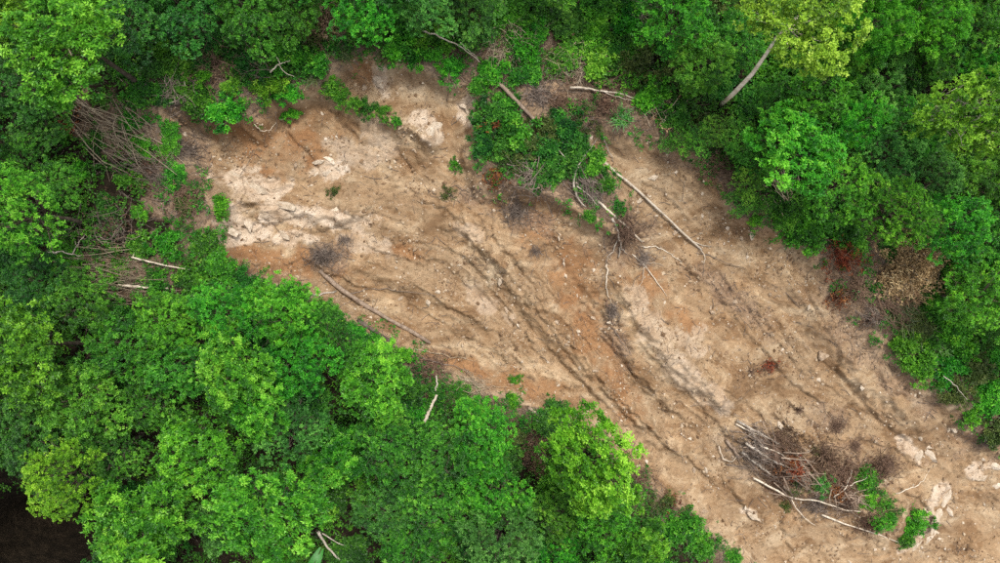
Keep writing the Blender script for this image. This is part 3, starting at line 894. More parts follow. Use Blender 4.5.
# ------------------------------------------------------------------ trees (pixel of the crown's middle, crown radius in pixels)
TREES = [
    # upper left
    (72, 46, 60, 'broad', 'bright', 'large bright green tree with jagged crown filling the top left corner'),
    (6, 14, 28, 'broad', 'lime', 'lime green crown cut off by the top left corner of the picture'),
    (16, 84, 40, 'dense', 'deep', 'dark green tree under the bright top left tree, at the left edge'),
    (130, 22, 46, 'dense', 'deep', 'dark tree at the top edge, right behind the bright top left tree'),
    (184, 14, 42, 'dense', 'deep', 'dark green tree at the top edge above the pale twigs left of the saplings'),
    (250, 16, 40, 'dense', 'mid', 'mid green tree at the top edge, left of the brown vine stump'),
    (18, 214, 54, 'fine', 'bright', 'round fresh light green crown on the left edge beside the dead brush'),
    (58, 184, 26, 'dense', 'mid', 'small mid green crown leaning on the round light green left edge tree'),
    (34, 130, 30, 'dense', 'deep', 'small dark crown left of the rusty leaves in the dead stems'),
    (18, 158, 26, 'fine', 'mid', 'small crown on the left edge just above the round light green one'),
    # top middle
    (296, 14, 30, 'dense', 'mid', 'small mid green tree at the top edge just left of the brown vine stump'),
    (366, 14, 36, 'dense', 'vivid', 'vivid green leafy tree at the top edge right of the brown vine stump'),
    (424, 6, 34, 'dense', 'blue', 'cool green tree at the top edge above the long bare branch'),
    (474, 8, 34, 'dense', 'deep', 'dark tree at the top edge above the brown brush pile'),
    (676, 18, 40, 'dense', 'vivid', 'bright green crown at the top edge right of the bare grey twigs'),
    (700, 62, 36, 'dense', 'mid', 'shaded green tree left of the leaning pale trunk'),
    (738, 44, 30, 'dense', 'mid', 'dark tree behind the leaning pale trunk'),
    # right forest
    (868, 16, 46, 'tall', 'bright', 'bright vine clad tree at the top edge right of the yellow green tree'),
    (838, 52, 34, 'broad', 'bright', 'green crown touching the right side of the yellow green tree'),
    (926, 18, 42, 'tall', 'vivid', 'mid green tree at the top edge, second from the top right corner'),
    (982, 22, 40, 'tall', 'mid', 'dark tree in the top right corner'),
    (880, 66, 42, 'tall', 'blue', 'cool green vine clad tree left of the black gap on the right'),
    (930, 58, 30, 'tall', 'mid', 'dark green tree above the black gap on the right'),
    (984, 70, 26, 'tall', 'vivid', 'small crown on the right edge above the yellow green right tree'),
    (818, 98, 40, 'dense', 'vivid', 'mid green crown just below the yellow green tree with the pale trunk'),
    (776, 106, 30, 'dense', 'mid', 'dark crown right of the leaning pale trunk'),
    (796, 148, 46, 'broad', 'vivid', 'clumpy vivid green crown right of the vine drape over the slide'),
    (850, 120, 34, 'tall', 'vivid', 'narrow green crown left of the small black gap in the right forest'),
    (966, 112, 56, 'open', 'yellow', 'pale yellow green tree at the right edge'),
    (914, 128, 34, 'dense', 'vivid', 'mid green crown left of the yellow green tree at the right edge'),
    (884, 162, 42, 'fine', 'blue', 'round cool green crown in the middle of the right forest'),
    (838, 186, 40, 'fine', 'vivid', 'fresh green crown just above the green scrub on the slide rim'),
    (930, 178, 38, 'fine', 'blue', 'cool green crown below the yellow green right edge tree'),
    (898, 212, 42, 'fine', 'bright', 'light green billowing crown above the straw coloured dead foliage'),
    (980, 184, 34, 'tall', 'mid', 'dark crown on the right edge under the yellow green tree'),
    (954, 226, 40, 'dense', 'vivid', 'mid green crown right of the billowing light green one'),
    (992, 244, 36, 'dense', 'mid', 'dark crown on the right edge, level with the straw coloured foliage'),
    (980, 296, 42, 'dense', 'vivid', 'leafy tree on the right edge above the lower right scrub'),
    # vines over the slide
    # lower left forest
    (24, 352, 54, 'broad', 'bright', 'light green tree on the left edge below the dead brush'),
    (40, 286, 38, 'dense', 'deep', 'dark tree on the left edge between the two light green ones'),
    (84, 300, 40, 'dense', 'mid', 'mid green tree just left of the heap of pale sticks'),
    (128, 346, 40, 'dense', 'mid', 'mid green tree below the heap of pale sticks and the black gap'),
    (168, 322, 36, 'dense', 'vivid', 'vivid green tree right below the pale log on the left'),
    (226, 314, 40, 'dense', 'vivid', 'vivid green crown at the forest rim below the white rock'),
    (284, 312, 42, 'dense', 'vivid', 'vivid green crown at the forest rim below the grey ball of brush'),
    (178, 366, 40, 'dense', 'mid', 'mid green crown second row below the white rock'),
    (232, 362, 44, 'broad', 'bright', 'bright crown with yellow tips in the lower left forest'),
    (300, 362, 42, 'dense', 'vivid', 'dense vivid crown left of the black gap beside the long log'),
    (338, 336, 30, 'fine', 'mid', 'small crown at the forest rim beside the dark short log'),
    (374, 384, 40, 'broad', 'vivid', 'fresh green tree at the forest rim below the end of the long log'),
    (84, 402, 48, 'dense', 'mid', 'broad mid green crown left of the small black gap'),
    (14, 436, 44, 'dense', 'deep', 'dark crown on the left edge above the yellowish round crown'),
    (150, 402, 36, 'dense', 'mid', 'crown around the small black gap in the lower left forest'),
    (62, 476, 44, 'fine', 'lime', 'round yellowish green crown near the bottom left corner'),
    (112, 448, 42, 'fine', 'mid', 'mid green crown behind the round yellowish crown'),
    (136, 524, 54, 'broad', 'bright', 'light green tree at the bottom edge right of the large black hollow'),
    (198, 452, 42, 'broad', 'vivid', 'tree with big pale leaf rosettes above the two bottom edge crowns'),
    (266, 512, 56, 'broad', 'bright', 'widest bright crown at the bottom edge in the lower left forest'),
    (224, 526, 32, 'fine', 'pale', 'pinkish pale green crown wedged between the two bottom edge crowns'),
    (252, 404, 38, 'broad', 'bright', 'bright tufted crown left of the round cool green one'),
    (290, 426, 42, 'fine', 'blue', 'round cool green crown left of the big black gap'),
    (330, 462, 34, 'broad', 'bright', 'bright crown just below the big black gap'),
    (388, 452, 36, 'dense', 'mid', 'mid green crown right of the big black gap'),
    (392, 424, 26, 'dense', 'mid', 'small crown below the fresh green forest rim tree'),
    (440, 452, 44, 'dense', 'mid', 'leafy crown below the two short pale logs'),
    (484, 436, 38, 'dense', 'vivid', 'leafy crown between the short pale logs and the lone lime tree'),
    (440, 508, 42, 'dense', 'mid', 'mid green crown at the bottom middle right of the pale stem'),
    (386, 512, 34, 'dense', 'deep', 'dark crown beside the bent pale stem at the bottom'),
    (490, 490, 40, 'dense', 'vivid', 'vivid crown above the hazy pale green crown at the bottom'),
    (500, 542, 46, 'fine', 'pale', 'hazy pale green fine leaved crown at the bottom edge'),
    (408, 552, 34, 'dense', 'mid', 'mid green crown at the bottom edge right of the broad leaf'),
    (590, 462, 54, 'broad', 'lime', 'lone lime green tree overhanging the lower edge of the slide'),
    (606, 524, 36, 'dense', 'vivid', 'vivid green crown directly below the lone lime tree'),
    (560, 520, 30, 'dense', 'mid', 'small crown left below the lone lime tree'),
    (642, 552, 34, 'broad', 'bright', 'bright rosette leaved crown at the bottom edge beside the slide'),
    (556, 560, 28, 'dense', 'vivid', 'crown at the bottom edge between the hazy crown and the bright rosette one'),
]
for t in TREES:
    px, py, rp, kind, leaf, lab = t
    tree(px, py, rp * (.93 if py > 290 else .97), kind, leaf, lab, hscale=.45 if 'vine covered' in lab or 'mound' in lab else {'lime': 1.3, 'yellow': 1.3, 'pale': 1.2, 'bright': 1.25, 'vivid': 1.08, 'blue': .95, 'mid': .92, 'deep': .75}[leaf] * (.94 + .012 * (int(px) % 11)), bark=BARKP if kind == 'open' else None, group='forest trees around the landslide')

for (px, py, rp, lab) in [
    (668, 145, 9, 'bright tip of the vine tongue pointing left over the upper right slope'), (681, 143, 13, 'second bright vine clump from the tip of the vine tongue'), (697, 139, 17, 'third bright vine clump from the tip of the vine tongue'),
    (716, 133, 21, 'wide bright vine clump at the root of the vine tongue'), (742, 138, 25, 'bright vine covered tree behind the root of the vine tongue'), (757, 160, 22, 'upper bright clump of the vine drape on the right rim'),
    (750, 182, 20, 'middle bright clump of the vine drape on the right rim'), (744, 202, 17, 'lower bright clump of the vine drape on the right rim'), (762, 204, 12, 'small bright clump beside the lower vine drape')]:
    tree(px, py, rp, 'fine', 'vivid' if px % 2 else 'bright', lab, group='vine clumps on the upper right rim', hscale=.55 if rp > 15 else .9, name='vine_clad_tree')

def leaning_tree(path, cpx, cpy, rpx, hc, kind, leaf, rad, label):
    """a tree whose long bare trunk shows: path = (px, py, height above ground)"""
    P = []
    for (a, b, h_) in path:
        x, y, z = at(a, b, h_); P.append((float(x), float(y), float(z) + h_))
    P = np.array(P); P[0, 2] -= .4
    root = empty('leaning_tree', tuple(P[0] + [0, 0, .4]))
    v = LIB[kind][0]
    x, y, z = at(cpx, cpy, hc)
    top = np.array([float(x), float(y), float(z) + hc])
    sc = rpx * M * (H - top[2]) / H / v['R']
    c = put(bpy.data.objects.new('crown', v['crown']), root); slotmat(c, LEAF[leaf])
    c.scale = (sc, sc, sc); c.location = top - (P[0] + [0, 0, .4]) - np.array([0, 0, v['hc'] * sc])
    Q = np.concatenate([P, [top - [0, 0, .3]]]) - (P[0] + [0, 0, .4])
    parts = [tube(Q, rad * np.linspace(1.25, .6, len(Q)), 9)]
    rg = np.random.default_rng(int(cpx))
    for q in range(16):
        e = top - (P[0] + [0, 0, .4]) + norm(rg.normal(size=3) * [1, 1, .35]) * rg.uniform(.5, .85) * v['R'] * sc
        m_ = Q[-2] * .5 + Q[-1] * .5
        parts.append(tube([m_, (m_ + e) / 2 + [0, 0, -.25], e], rad * np.array([.4, .25, .08]), 5))
    V, F = cat_parts(parts)
    put(bpy.data.objects.new('trunk', mk_mesh('trunk', V, F, BARKB, smooth=True)), root)
    return tag(root, label, 'tree', 'forest trees around the landslide')
leaning_tree([(722, 104, 0), (733, 94, 6.5), (752, 74, 8.2), (766, 54, 9.4), (776, 38, 10.2)], 800, 14, 62, 11.6, 'open', 'yellow', .11, 'yellow green tree with a long pale trunk at the top edge')

ORD = ['first', 'second', 'third', 'fourth', 'fifth', 'sixth', 'seventh', 'eighth', 'ninth', 'tenth', 'eleventh', 'twelfth', 'thirteenth', 'fourteenth']
EDGE_N = {}
for k, (px, py) in enumerate([(-50, 40), (-52, 130), (-55, 240), (-50, 350), (-50, 450), (-62, 540), (20, 640), (105, 608), (190, 606), (280, 606), (360, 604), (440, 606), (530, 608), (610, 606),
                              (-10, -42), (70, -48), (150, -46), (230, -46), (310, -44), (390, -46), (470, -46), (550, -46), (640, -46), (720, -48), (880, -48), (960, -46), (1040, -30),
                              (1052, 60), (1050, 150), (1052, 240), (1050, 330)]):
    side_ = 'left' if px < -20 and 30 < py < 560 else 'right' if px > 1030 and py > 30 else 'bottom' if py > 300 else 'top'
    EDGE_N[side_] = EDGE_N.get(side_, 0) + 1
    tree(px, py, 44, ['dense', 'broad', 'fine'][k % 3], ['mid', 'deep', 'bright'][k % 3],
         f"tree mostly cut off by the {side_} edge, {ORD[EDGE_N[side_] - 1]} from the {'top' if side_ in ('left', 'right') else 'left'}", group='trees cut off by the edges')

# ------------------------------------------------------------------ named shrubs, vines and saplings
G_IS = 'shrubs on the green island at the slide top'
SHRUBS = [
    (200, 78, 13, 'leafy', 'vivid', 'green sapling among pale twigs above the slide head'),
    (230, 86, 11, 'leafy', 'bright', 'small bright sapling between the two larger ones at the slide head'),
    (224, 114, 19, 'leafy', 'vivid', 'bushy bright sapling growing over the head of the slide'),
    (268, 86, 17, 'leafy', 'lime', 'yellow tipped sapling on the rim of the slide head'),
    (287, 92, 14, 'leafy', 'vivid', 'green half of the sapling pair on the rim of the slide head'),
    (290, 112, 10, 'leafy', 'vivid', 'small leafy sapling hanging below the yellow tipped one'),
    (318, 62, 20, 'shrub', 'mid', 'shrub at the upper end of the green strip across the slide head'),
    (330, 84, 14, 'shrub', 'mid', 'topmost shrub of the green strip running down the slide head'),
    (341, 96, 11, 'shrub', 'mid', 'second shrub down the green strip on the slide head'),
    (354, 102, 11, 'shrub', 'mid', 'third shrub down the green strip on the slide head'),
    (368, 107, 11, 'shrub', 'deep', 'fourth shrub down the green strip on the slide head'),
    (382, 113, 10, 'shrub', 'mid', 'fifth shrub down the green strip on the slide head'),
    (396, 120, 8, 'shrub', 'mid', 'last small shrub at the lower end of the green strip'),
    (450, 66, 17, 'shrub', 'vivid', 'green shrub on the top rim right of the long bare branch'),
    (490, 72, 15, 'shrub', 'vivid', 'green shrub left of the upper end of the brown plank like log'),
    (478, 84, 12, 'shrub', 'mid', 'small shrub over the pale rock at the top of the slide'),
    (488, 116, 20, 'leafy', 'deep', 'leafy shrub at the left end of the green island'),
    (484, 142, 16, 'leafy', 'deep', 'shrub at the lower left corner of the green island'),
    (514, 130, 24, 'leafy', 'mid', 'tall shrub in the middle left of the green island'),
    (508, 160, 18, 'sparse', 'olive', 'olive thin shrub at the foot of the green island'),
    (540, 152, 26, 'shrub', 'deep', 'biggest shrub in the middle of the green island'),
    (562, 126, 20, 'leafy', 'deep', 'shrub at the top of the green island below the earth mound'),
    (570, 160, 20, 'shrub', 'deep', 'dark shrub left of the forked grey branch on the island'),
    (538, 182, 16, 'shrub', 'deep', 'dark low shrub along the bottom of the green island'),
    (596, 164, 15, 'leafy', 'mid', 'shrub at the right end of the island over the forked grey branch'),
    (606, 184, 11, 'shrub', 'mid', 'small shrub between the two long pale poles'),
    (502, 106, 20, 'shrub', 'mid', 'fine leaved shrub at the top left of the green island'),
    (526, 146, 24, 'shrub', 'olive', 'dull olive shrub in the heart of the green island'),
    (552, 168, 22, 'shrub', 'deep', 'dark shrub at the lower middle of the green island'),
    (500, 148, 20, 'shrub', 'deep', 'fine leaved shrub behind the rusty bush of the green island'),
    (578, 142, 20, 'shrub', 'deep', 'shrub at the upper right of the green island'),
    (544, 128, 20, 'shrub', 'olive', 'olive shrub just below the brown log of the green island'),
    (588, 122, 16, 'sparse', 'olive', 'dry olive shrub between the island and the bare pale branch'),
    (620, 208, 10, 'shrub', 'deep', 'small dark bush beside the lower pale pole'),
    (590, 216, 8, 'shrub', 'mid', 'small green bush under the start of the lower pale pole'),
    (455, 165, 8, 'tiny', 'vivid', 'tiny green bush alone on bare soil below the white rock face'),
    (332, 191, 7, 'tiny', 'olive', 'tiny dull bush on bare soil below the white rock chips'),
    (448, 192, 10, 'sparse', 'olive', 'thin dull bush on bare soil left below the green island'),
    (516, 380, 7, 'tiny', 'vivid', 'tiny sapling on the bare lower slope above the lime tree'),
    (512, 402, 10, 'shrub', 'vivid', 'small bush below the tiny sapling at the lower slide edge'),
    (164, 130, 14, 'vine', 'vivid', 'upper part of the green vine column left of the slide'),
    (164, 150, 14, 'vine', 'vivid', 'middle of the green vine column left of the slide'),
    (172, 176, 14, 'vine', 'vivid', 'lower part of the green vine column left of the slide'),
    (218, 208, 15, 'shrub', 'vivid', 'green bush beside the white rock at the slide left end'),
    (200, 246, 20, 'vine', 'mid', 'low vine bush at the left end of the slide below the white rock'),
    (216, 266, 20, 'vine', 'vivid', 'vine bush at the forest rim left of the rusty soil'),
    (756, 220, 10, 'shrub', 'vivid', 'small bush at the foot of the vine drape'),
    (816, 218, 34, 'vine', 'vivid', 'low green scrub on the rim below the right forest'),
    (790, 206, 24, 'vine', 'mid', 'low scrub beside the bare stems on the right rim'),
    (852, 228, 26, 'vine', 'mid', 'scrub just above the rusty dead bush on the right rim'),
    (892, 246, 14, 'shrub', 'deep', 'green clump inside the straw coloured dead foliage'),
    (990, 396, 22, 'shrub', 'vivid', 'green bush on the right edge above the pale rocks'),
    (972, 416, 16, 'shrub', 'vivid', 'bush hanging over bare soil at the right edge'),
    (874, 490, 16, 'sparse', 'vivid', 'loose green bush inside the green trail of the debris heap'),
    (892, 512, 16, 'sparse', 'mid', 'thin green bush before the bright one at the tip of the debris'),
    (804, 486, 14, 'sparse', 'olive', 'olive weeds beside the rust red leaves of the debris heap'),
    (858, 490, 12, 'sparse', 'vivid', 'thin green bush at the left of the green trail in the debris'),
    (878, 508, 12, 'sparse', 'mid', 'creeping green mat in the middle of the green trail'),
    (822, 486, 13, 'shrub', 'pale', 'grey green bush among the logs of the debris heap'),
    (786, 506, 7, 'tiny', 'olive', 'tiny bush below the logs of the debris heap'),
    (816, 452, 7, 'tiny', 'olive', 'tiny olive bush on top of the debris heap'),
    (866, 480, 15, 'shrub', 'mid', 'upper bush of the green trail through the debris heap'),
    (868, 504, 15, 'shrub', 'vivid', 'middle bush of the green trail through the debris heap'),
    (884, 522, 14, 'shrub', 'vivid', 'lower bush of the green trail through the debris heap'),
    (916, 524, 20, 'shrub', 'vivid', 'bright green bush at the right tip of the debris heap'),
    (906, 540, 12, 'shrub', 'mid', 'bush just below the bright one at the right tip of the debris'),
    (682, 528, 24, 'shrub', 'mid', 'green bush at the lower slide edge right of the lone lime tree'),
    (656, 506, 20, 'sparse', 'olive', 'thin olive bush on the lower slide edge beside the lime tree'),
    (704, 548, 18, 'shrub', 'mid', 'bush near the bottom edge where the forest meets the slide'),
    (732, 558, 12, 'shrub', 'mid', 'small bush at the bottom edge, farthest right of the lower forest rim'),
    (536, 462, 20, 'sparse', 'brown', 'bare brownish bush left of the lone lime tree'),
]
for t in SHRUBS:
    px, py, rp, kind, leaf, lab = t
    nm = {'vine': 'vine_mat', 'leafy': 'sapling'}.get(kind, 'shrub')
    shrub(px, py, rp, kind, leaf, lab, name=nm, cat={'vine_mat': 'vine', 'sapling': 'sapling'}.get(nm, 'shrub'))

# grass like clumps on the right rim
for (px, py, rp, leaf, lab) in [
    (900, 312, 24, 'olive', 'dark olive clump of long blades below the straw coloured foliage'),
    (926, 334, 22, 'olive', 'clump of long blades at the slide rim right of the first one'),
    (940, 352, 18, 'mid', 'green blade clump hanging over the right slide rim'),
    (914, 290, 18, 'straw', 'dry straw blade clump under the straw coloured foliage'),
    (560, 60, 16, 'olive', 'grass clump above the earth mound'),
    (622, 116, 14, 'mid', 'grass clump under the bare pale branch at the top'),
    (344, 52, 14, 'olive', 'grass clump on the top rim of the upper bare patch'),
    (388, 52, 14, 'olive', 'grass fringe in the middle of the top rim of the upper bare patch'),
    (310, 76, 12, 'olive', 'grass clump right of the saplings on the slide head')]:
    shrub(px, py, rp, 'tuft', leaf, lab, name='grass_clump', cat='grass')

# ------------------------------------------------------------------ filler shrubs in the low cover, region by region
TAKEN = np.array([(t[0], t[1], t[2]) for t in SHRUBS], float)
def poisson(poly, spacing, seed, tries=4000, avoid_scar=4):
    rg = np.random.default_rng(seed); poly_a = np.array(poly, float); out = []
    lo, hi = poly_a.min(0), poly_a.max(0)
    P = lo + rg.random((tries, 2)) * (hi - lo)
    P = P[inside(P[:, 0], P[:, 1], poly)]
    x, y, z = at(P[:, 0], P[:, 1], .3)
    P = P[sample(bare, x, y) < -avoid_scar * M]
    P = P[(np.hypot(P[:, None, 0] - TAKEN[None, :, 0], P[:, None, 1] - TAKEN[None, :, 1]) > TAKEN[None, :, 2] + 9).all(1)]
    for p in P:
        if any((p[0] - q[0]) ** 2 + (p[1] - q[1]) ** 2 < spacing ** 2 for q in out): continue
        out.append(p)
    return out
REGIONS = [
    ([(290, 0), (720, 0), (700, 130), (660, 112), (640, 80), (590, 76), (560, 66), (500, 76), (470, 78), (330, 56), (300, 76), (280, 40)], 22, 'leafy shrub in the low green cover above the top edge of the slide',
     ['shrub', 'vine', 'vine', 'leafy', 'shrub', 'sparse'], ['mid', 'vivid', 'vivid', 'bright', 'mid', 'deep', 'olive'], (15, 25), 'shrubs of the cover above the slide'),
    ([(110, 40), (290, 30), (300, 74), (250, 100), (200, 112), (160, 104), (120, 84)], 19, 'dark leafy shrub in the cover above the slide head and the pale twigs',
     ['shrub', 'vine', 'sparse', 'shrub'], ['deep', 'mid', 'mid', 'deep'], (13, 21), 'shrubs of the cover at the upper left'),
    ([(60, 90), (150, 108), (176, 190), (206, 250), (250, 282), (90, 300), (60, 250), (50, 150)], 30, 'low shrub growing through the dead brush left of the slide',
     ['sparse', 'shrub', 'vine', 'sparse', 'shrub'], ['mid', 'deep', 'olive', 'mid', 'vivid'], (11, 19), 'shrubs in the brush left of the slide'),
    ([(830, 240), (880, 220), (1000, 240), (1000, 440), (940, 380), (900, 340), (930, 300), (950, 260), (900, 236)], 20, 'green shrub of the scrub on the right rim of the slide',
     ['shrub', 'vine', 'shrub', 'leafy'], ['mid', 'vivid', 'bright', 'mid', 'olive'], (15, 24), 'shrubs of the right rim'),
    ([(400, 350), (470, 396), (560, 420), (620, 470), (740, 570), (520, 563), (540, 480), (480, 420), (420, 420)], 18, 'low bush of the fringe along the lower edge of the slide',
     ['shrub', 'sparse', 'vine', 'shrub', 'leafy'], ['mid', 'vivid', 'olive', 'mid', 'deep'], (11, 19), 'bushes of the lower fringe'),
    ([(250, 284), (300, 300), (400, 360), (380, 380), (280, 320), (230, 290)], 16, 'bush of the forest rim below the long fallen log',
     ['shrub', 'vine'], ['vivid', 'mid'], (12, 18), 'bushes of the forest rim'),
    ([(0, 230), (110, 300), (250, 300), (330, 380), (400, 420), (560, 480), (560, 563), (120, 563), (110, 500), (0, 470)], 46, 'shaded undergrowth bush between the crowns of the lower left forest',
     ['shrub', 'vine'], ['deep', 'mid', 'deep'], (20, 30), 'undergrowth of the lower left forest'),
    ([(690, 0), (1000, 0), (1000, 240), (860, 220), (780, 180), (720, 130)], 44, 'shaded undergrowth bush between the crowns of the right forest',
     ['shrub', 'vine'], ['deep', 'blue', 'mid'], (22, 32), 'undergrowth of the right forest'),
]
MARKS = [(325, 24, 'brown vine stump'), (450, 42, 'long bare branch'), (540, 96, 'earth mound'), (602, 91, 'bare pale branch'), (640, 10, 'bare grey twigs'), (752, 66, 'leaning pale trunk'), (504, 50, 'brown brush pile'),
         (224, 112, 'bushy bright sapling'), (268, 86, 'yellow tipped sapling'), (176, 92, 'tangle of pale curled twigs'), (70, 46, 'bright top left tree'), (64, 126, 'rusty left clearing leaves'), (164, 150, 'green vine column'),
         (160, 264, 'straight pale pole'), (142, 287, 'pale log in the left brush'), (18, 214, 'round left edge crown'), (240, 190, 'white rock'), (380, 315, 'long fallen log'), (430, 408, 'broken pale log'), (590, 460, 'lone lime tree'),
         (916, 266, 'straw coloured foliage'), (845, 256, 'rusty red bush'), (980, 405, 'bush at the right edge'), (966, 112, 'yellowish right edge tree'), (792, 22, 'yellowish top tree'), (62, 476, 'yellowish round crown'),
         (340, 440, 'big black gap'), (335, 550, 'bent pale stem'), (500, 540, 'hazy pale crown'), (40, 530, 'large black hollow'), (642, 552, 'bright rosette crown'), (690, 145, 'vine tongue')]
WORD = {'mid': 'mid green', 'vivid': 'vivid green', 'bright': 'light green', 'deep': 'dark green', 'olive': 'olive', 'blue': 'cool green'}
KWORD = {'shrub': 'shrub', 'vine': 'vine mat', 'leafy': 'broadleaf sapling', 'sparse': 'thin twiggy shrub'}
LABELS = {}
def near_label(p, k, leaf):
    mx, my, nm = min(MARKS, key=lambda m: (m[0] - p[0]) ** 2 + (m[1] - p[1]) ** 2)
    dx, dy = p[0] - mx, p[1] - my
    side = ('right of' if dx > 0 else 'left of') if abs(dx) > abs(dy) * 2 else ('below' if dy > 0 else 'above') if abs(dy) > abs(dx) * 2 else ('lower ' if dy > 0 else 'upper ') + ('right of' if dx > 0 else 'left of')
    return f'{WORD[leaf]} {KWORD[k]} {side} the {nm}', math.hypot(dx, dy)
for ri, (poly, sp, lab, kinds, lv, rr, grp) in enumerate(REGIONS):
    rg = random.Random(100 + ri)
    for p in poisson(poly, sp, 500 + ri):
        k = rg.choice(kinds); lf = rg.choice(lv)
        nl_, dd_ = near_label(p, k, lf)
        o = shrub(p[0], p[1], rg.uniform(*rr), k, lf, nl_, group=grp, name={'vine': 'vine_mat', 'leafy': 'sapling'}.get(k, 'shrub'), cat='shrub')
        LABELS.setdefault(nl_, []).append((dd_, o))
for nl_, lst in LABELS.items():
    if len(lst) > 1:
        for r_, (dd_, o) in enumerate(sorted(lst, key=lambda q: q[0])):
            o['label'] = nl_ + ', ' + ['nearest one', 'second nearest', 'third nearest', 'fourth nearest', 'fifth nearest', 'sixth nearest'][min(r_, 5)]

# ------------------------------------------------------------------ fallen trunks and branches
stick([(320, 270), (336, 286), (362, 303), (400, 325), (430, 343)], .15, 'long brown fallen log lying across bare soil below the brush ball', BARKM, 'fallen_log', 'log', .8, wig=.3)
stick([(336, 291), (315, 296), (290, 298)], .06, 'thin pale branch touching the upper end of the long brown log', BARKP, branches=[[(318, 296), (306, 290)]])
stick([(358, 320), (374, 331), (394, 343)], .13, 'short dark log at the forest rim below the long brown log', BARK, 'fallen_log', 'log', .7)
stick([(346, 294), (380, 288), (410, 291), (436, 296)], .03, 'thin crooked twig beside the long brown log', TWIG, wig=.9)
stick([(576, 182), (600, 203), (624, 224), (642, 242)], .085, 'straight bleached pole below the green island', BARKB, 'fallen_pole', 'pole', .8, wig=.15)
stick([(602, 160), (612, 171), (628, 182), (644, 197), (660, 211), (682, 233), (702, 250)], .085, 'long bent pale pole lying on the upper right slope', BARKB, 'fallen_pole', 'pole', .7, wig=.12,
      branches=[[(698, 246), (706, 256), (704, 264)], [(692, 241), (704, 246), (712, 246)]])
stick([(706, 254), (722, 262), (746, 269)], .028, 'thin dark root beyond the lower end of the long bent pole', TWIG, wig=.5)
stick([(587, 150), (580, 163), (574, 176), (573, 188), (578, 200), (586, 207)], .08, 'forked bare grey branch on the right end of the green island', BARKP, taper=.5, lift=.35, wig=.4,
      branches=[[(576, 172), (566, 158), (556, 146), (550, 138)], [(586, 154), (592, 146), (598, 138)], [(577, 186), (590, 196), (598, 206)]])
stick([(570, 87), (586, 87), (604, 91), (618, 92), (634, 98)], .07, 'bare pale branch above the upper right slope', BARKB, wig=.4, lift=.3, branches=[[(600, 90), (615, 96), (632, 100)]])
stick([(420, 29), (440, 37), (456, 45), (468, 52), (480, 62)], .055, 'long bare branch in the cover above the slide', BARKB, wig=.5, lift=.7, branches=[[(460, 42), (470, 52), (478, 58)], [(446, 27), (454, 38)]])
stick([(494, 78), (514, 98), (536, 121)], .12, 'straight brown log along the left side of the earth mound', BARKM, 'fallen_log', 'log', .9, wig=.1, lift=.15)
stick([(443, 63), (455, 72), (466, 82)], .05, 'thin brown stem on the top rim of the slide', BARKM, wig=.3)
stick([(603, 136), (607, 148), (614, 162)], .05, 'thin bent branch at the top of the right slope', BARKP, wig=.4)
stick([(642, 246), (656, 247), (668, 252), (682, 262)], .045, 'pale root running right from the end of the bleached pole', BARKB, wig=.5)
stick([(632, 254), (645, 266), (658, 282), (667, 296)], .05, 'forked pale root below the end of the bleached pole', BARKB, wig=.5, branches=[[(645, 264), (643, 276), (640, 287)], [(643, 263), (655, 262), (664, 266)]])
stick([(612, 218), (618, 232), (621, 246), (618, 258)], .09, 'stubby grey root stock among the pale roots', BARKP, wig=.8, branches=[[(619, 240), (611, 252), (606, 262)], [(620, 246), (627, 254)]])
stick([(607, 264), (606, 280), (609, 296), (611, 306)], .06, 'pale broken root pointing down at the rust coloured rib', BARKB, wig=.8)
stick([(606, 300), (611, 314), (614, 326)], .05, 'dark crooked root at the lower end of the root tangle', TWIGB, wig=.8, branches=[[(612, 322), (620, 328)], [(611, 318), (604, 326)]])
stick([(615, 330), (622, 344), (632, 356)], .04, 'thin grey root under the dark crooked one', TWIG, wig=.6)
# debris heap at the lower right
stick([(737, 421), (758, 432), (780, 445), (808, 463)], .085, 'long pale stem along the upper side of the debris heap', BARKP, wig=.4, lift=.25)
stick([(746, 443), (764, 455), (786, 467)], .10, 'thick pale log in the middle of the debris heap', BARKP, 'fallen_log', 'log', .6, lift=.3)
stick([(742, 452), (757, 464), (774, 477)], .10, 'thick grey log below the bleached one in the debris heap', BARKP, 'fallen_log', 'log', .6, lift=.2)
stick([(726, 440), (733, 449), (740, 458)], .12, 'short stump of log at the left tip of the debris heap', BARKM, 'fallen_log', 'log', .8, lift=.1)
stick([(719, 446), (722, 458), (730, 463), (738, 459), (735, 449)], .045, 'curled pale root at the left tip of the debris heap', BARKB, lift=.15)
stick([(748, 426), (754, 436), (756, 448)], .08, 'grey forked stub at the upper left of the debris heap', BARKP, lift=.2, branches=[[(752, 434), (744, 438)], [(755, 440), (764, 440)]])
stick([(736, 424), (750, 432), (766, 438)], .06, 'pale stick beside the long pale stem at the top of the debris', BARKB, lift=.2, wig=.2)
stick([(760, 446), (778, 452), (792, 462)], .06, 'thin pale stick between the two thick logs of the debris', BARKB, lift=.4, wig=.2)
stick([(753, 478), (766, 484), (780, 493), (794, 501), (806, 497), (824, 502), (846, 511), (861, 512)], .075, 'long wavy pale branch along the lower side of the debris heap', BARKB, lift=.2, wig=.3,
      branches=[[(792, 500), (797, 510), (806, 520), (816, 526)], [(836, 507), (848, 498), (858, 492)]])
stick([(822, 515), (846, 525), (874, 533), (899, 543)], .07, 'straight pale branch at the lower right of the debris heap', BARKB, lift=.15, wig=.2)
stick([(834, 498), (846, 488), (856, 482), (868, 477)], .045, 'bare arched branch among the green bushes of the debris heap', BARKB, lift=.45, wig=.4, branches=[[(846, 488), (850, 478), (852, 470)]])
stick([(896, 494), (912, 488), (924, 482), (930, 470)], .045, 'thin pale root right of the debris heap near the white rocks', BARKB, wig=.5)
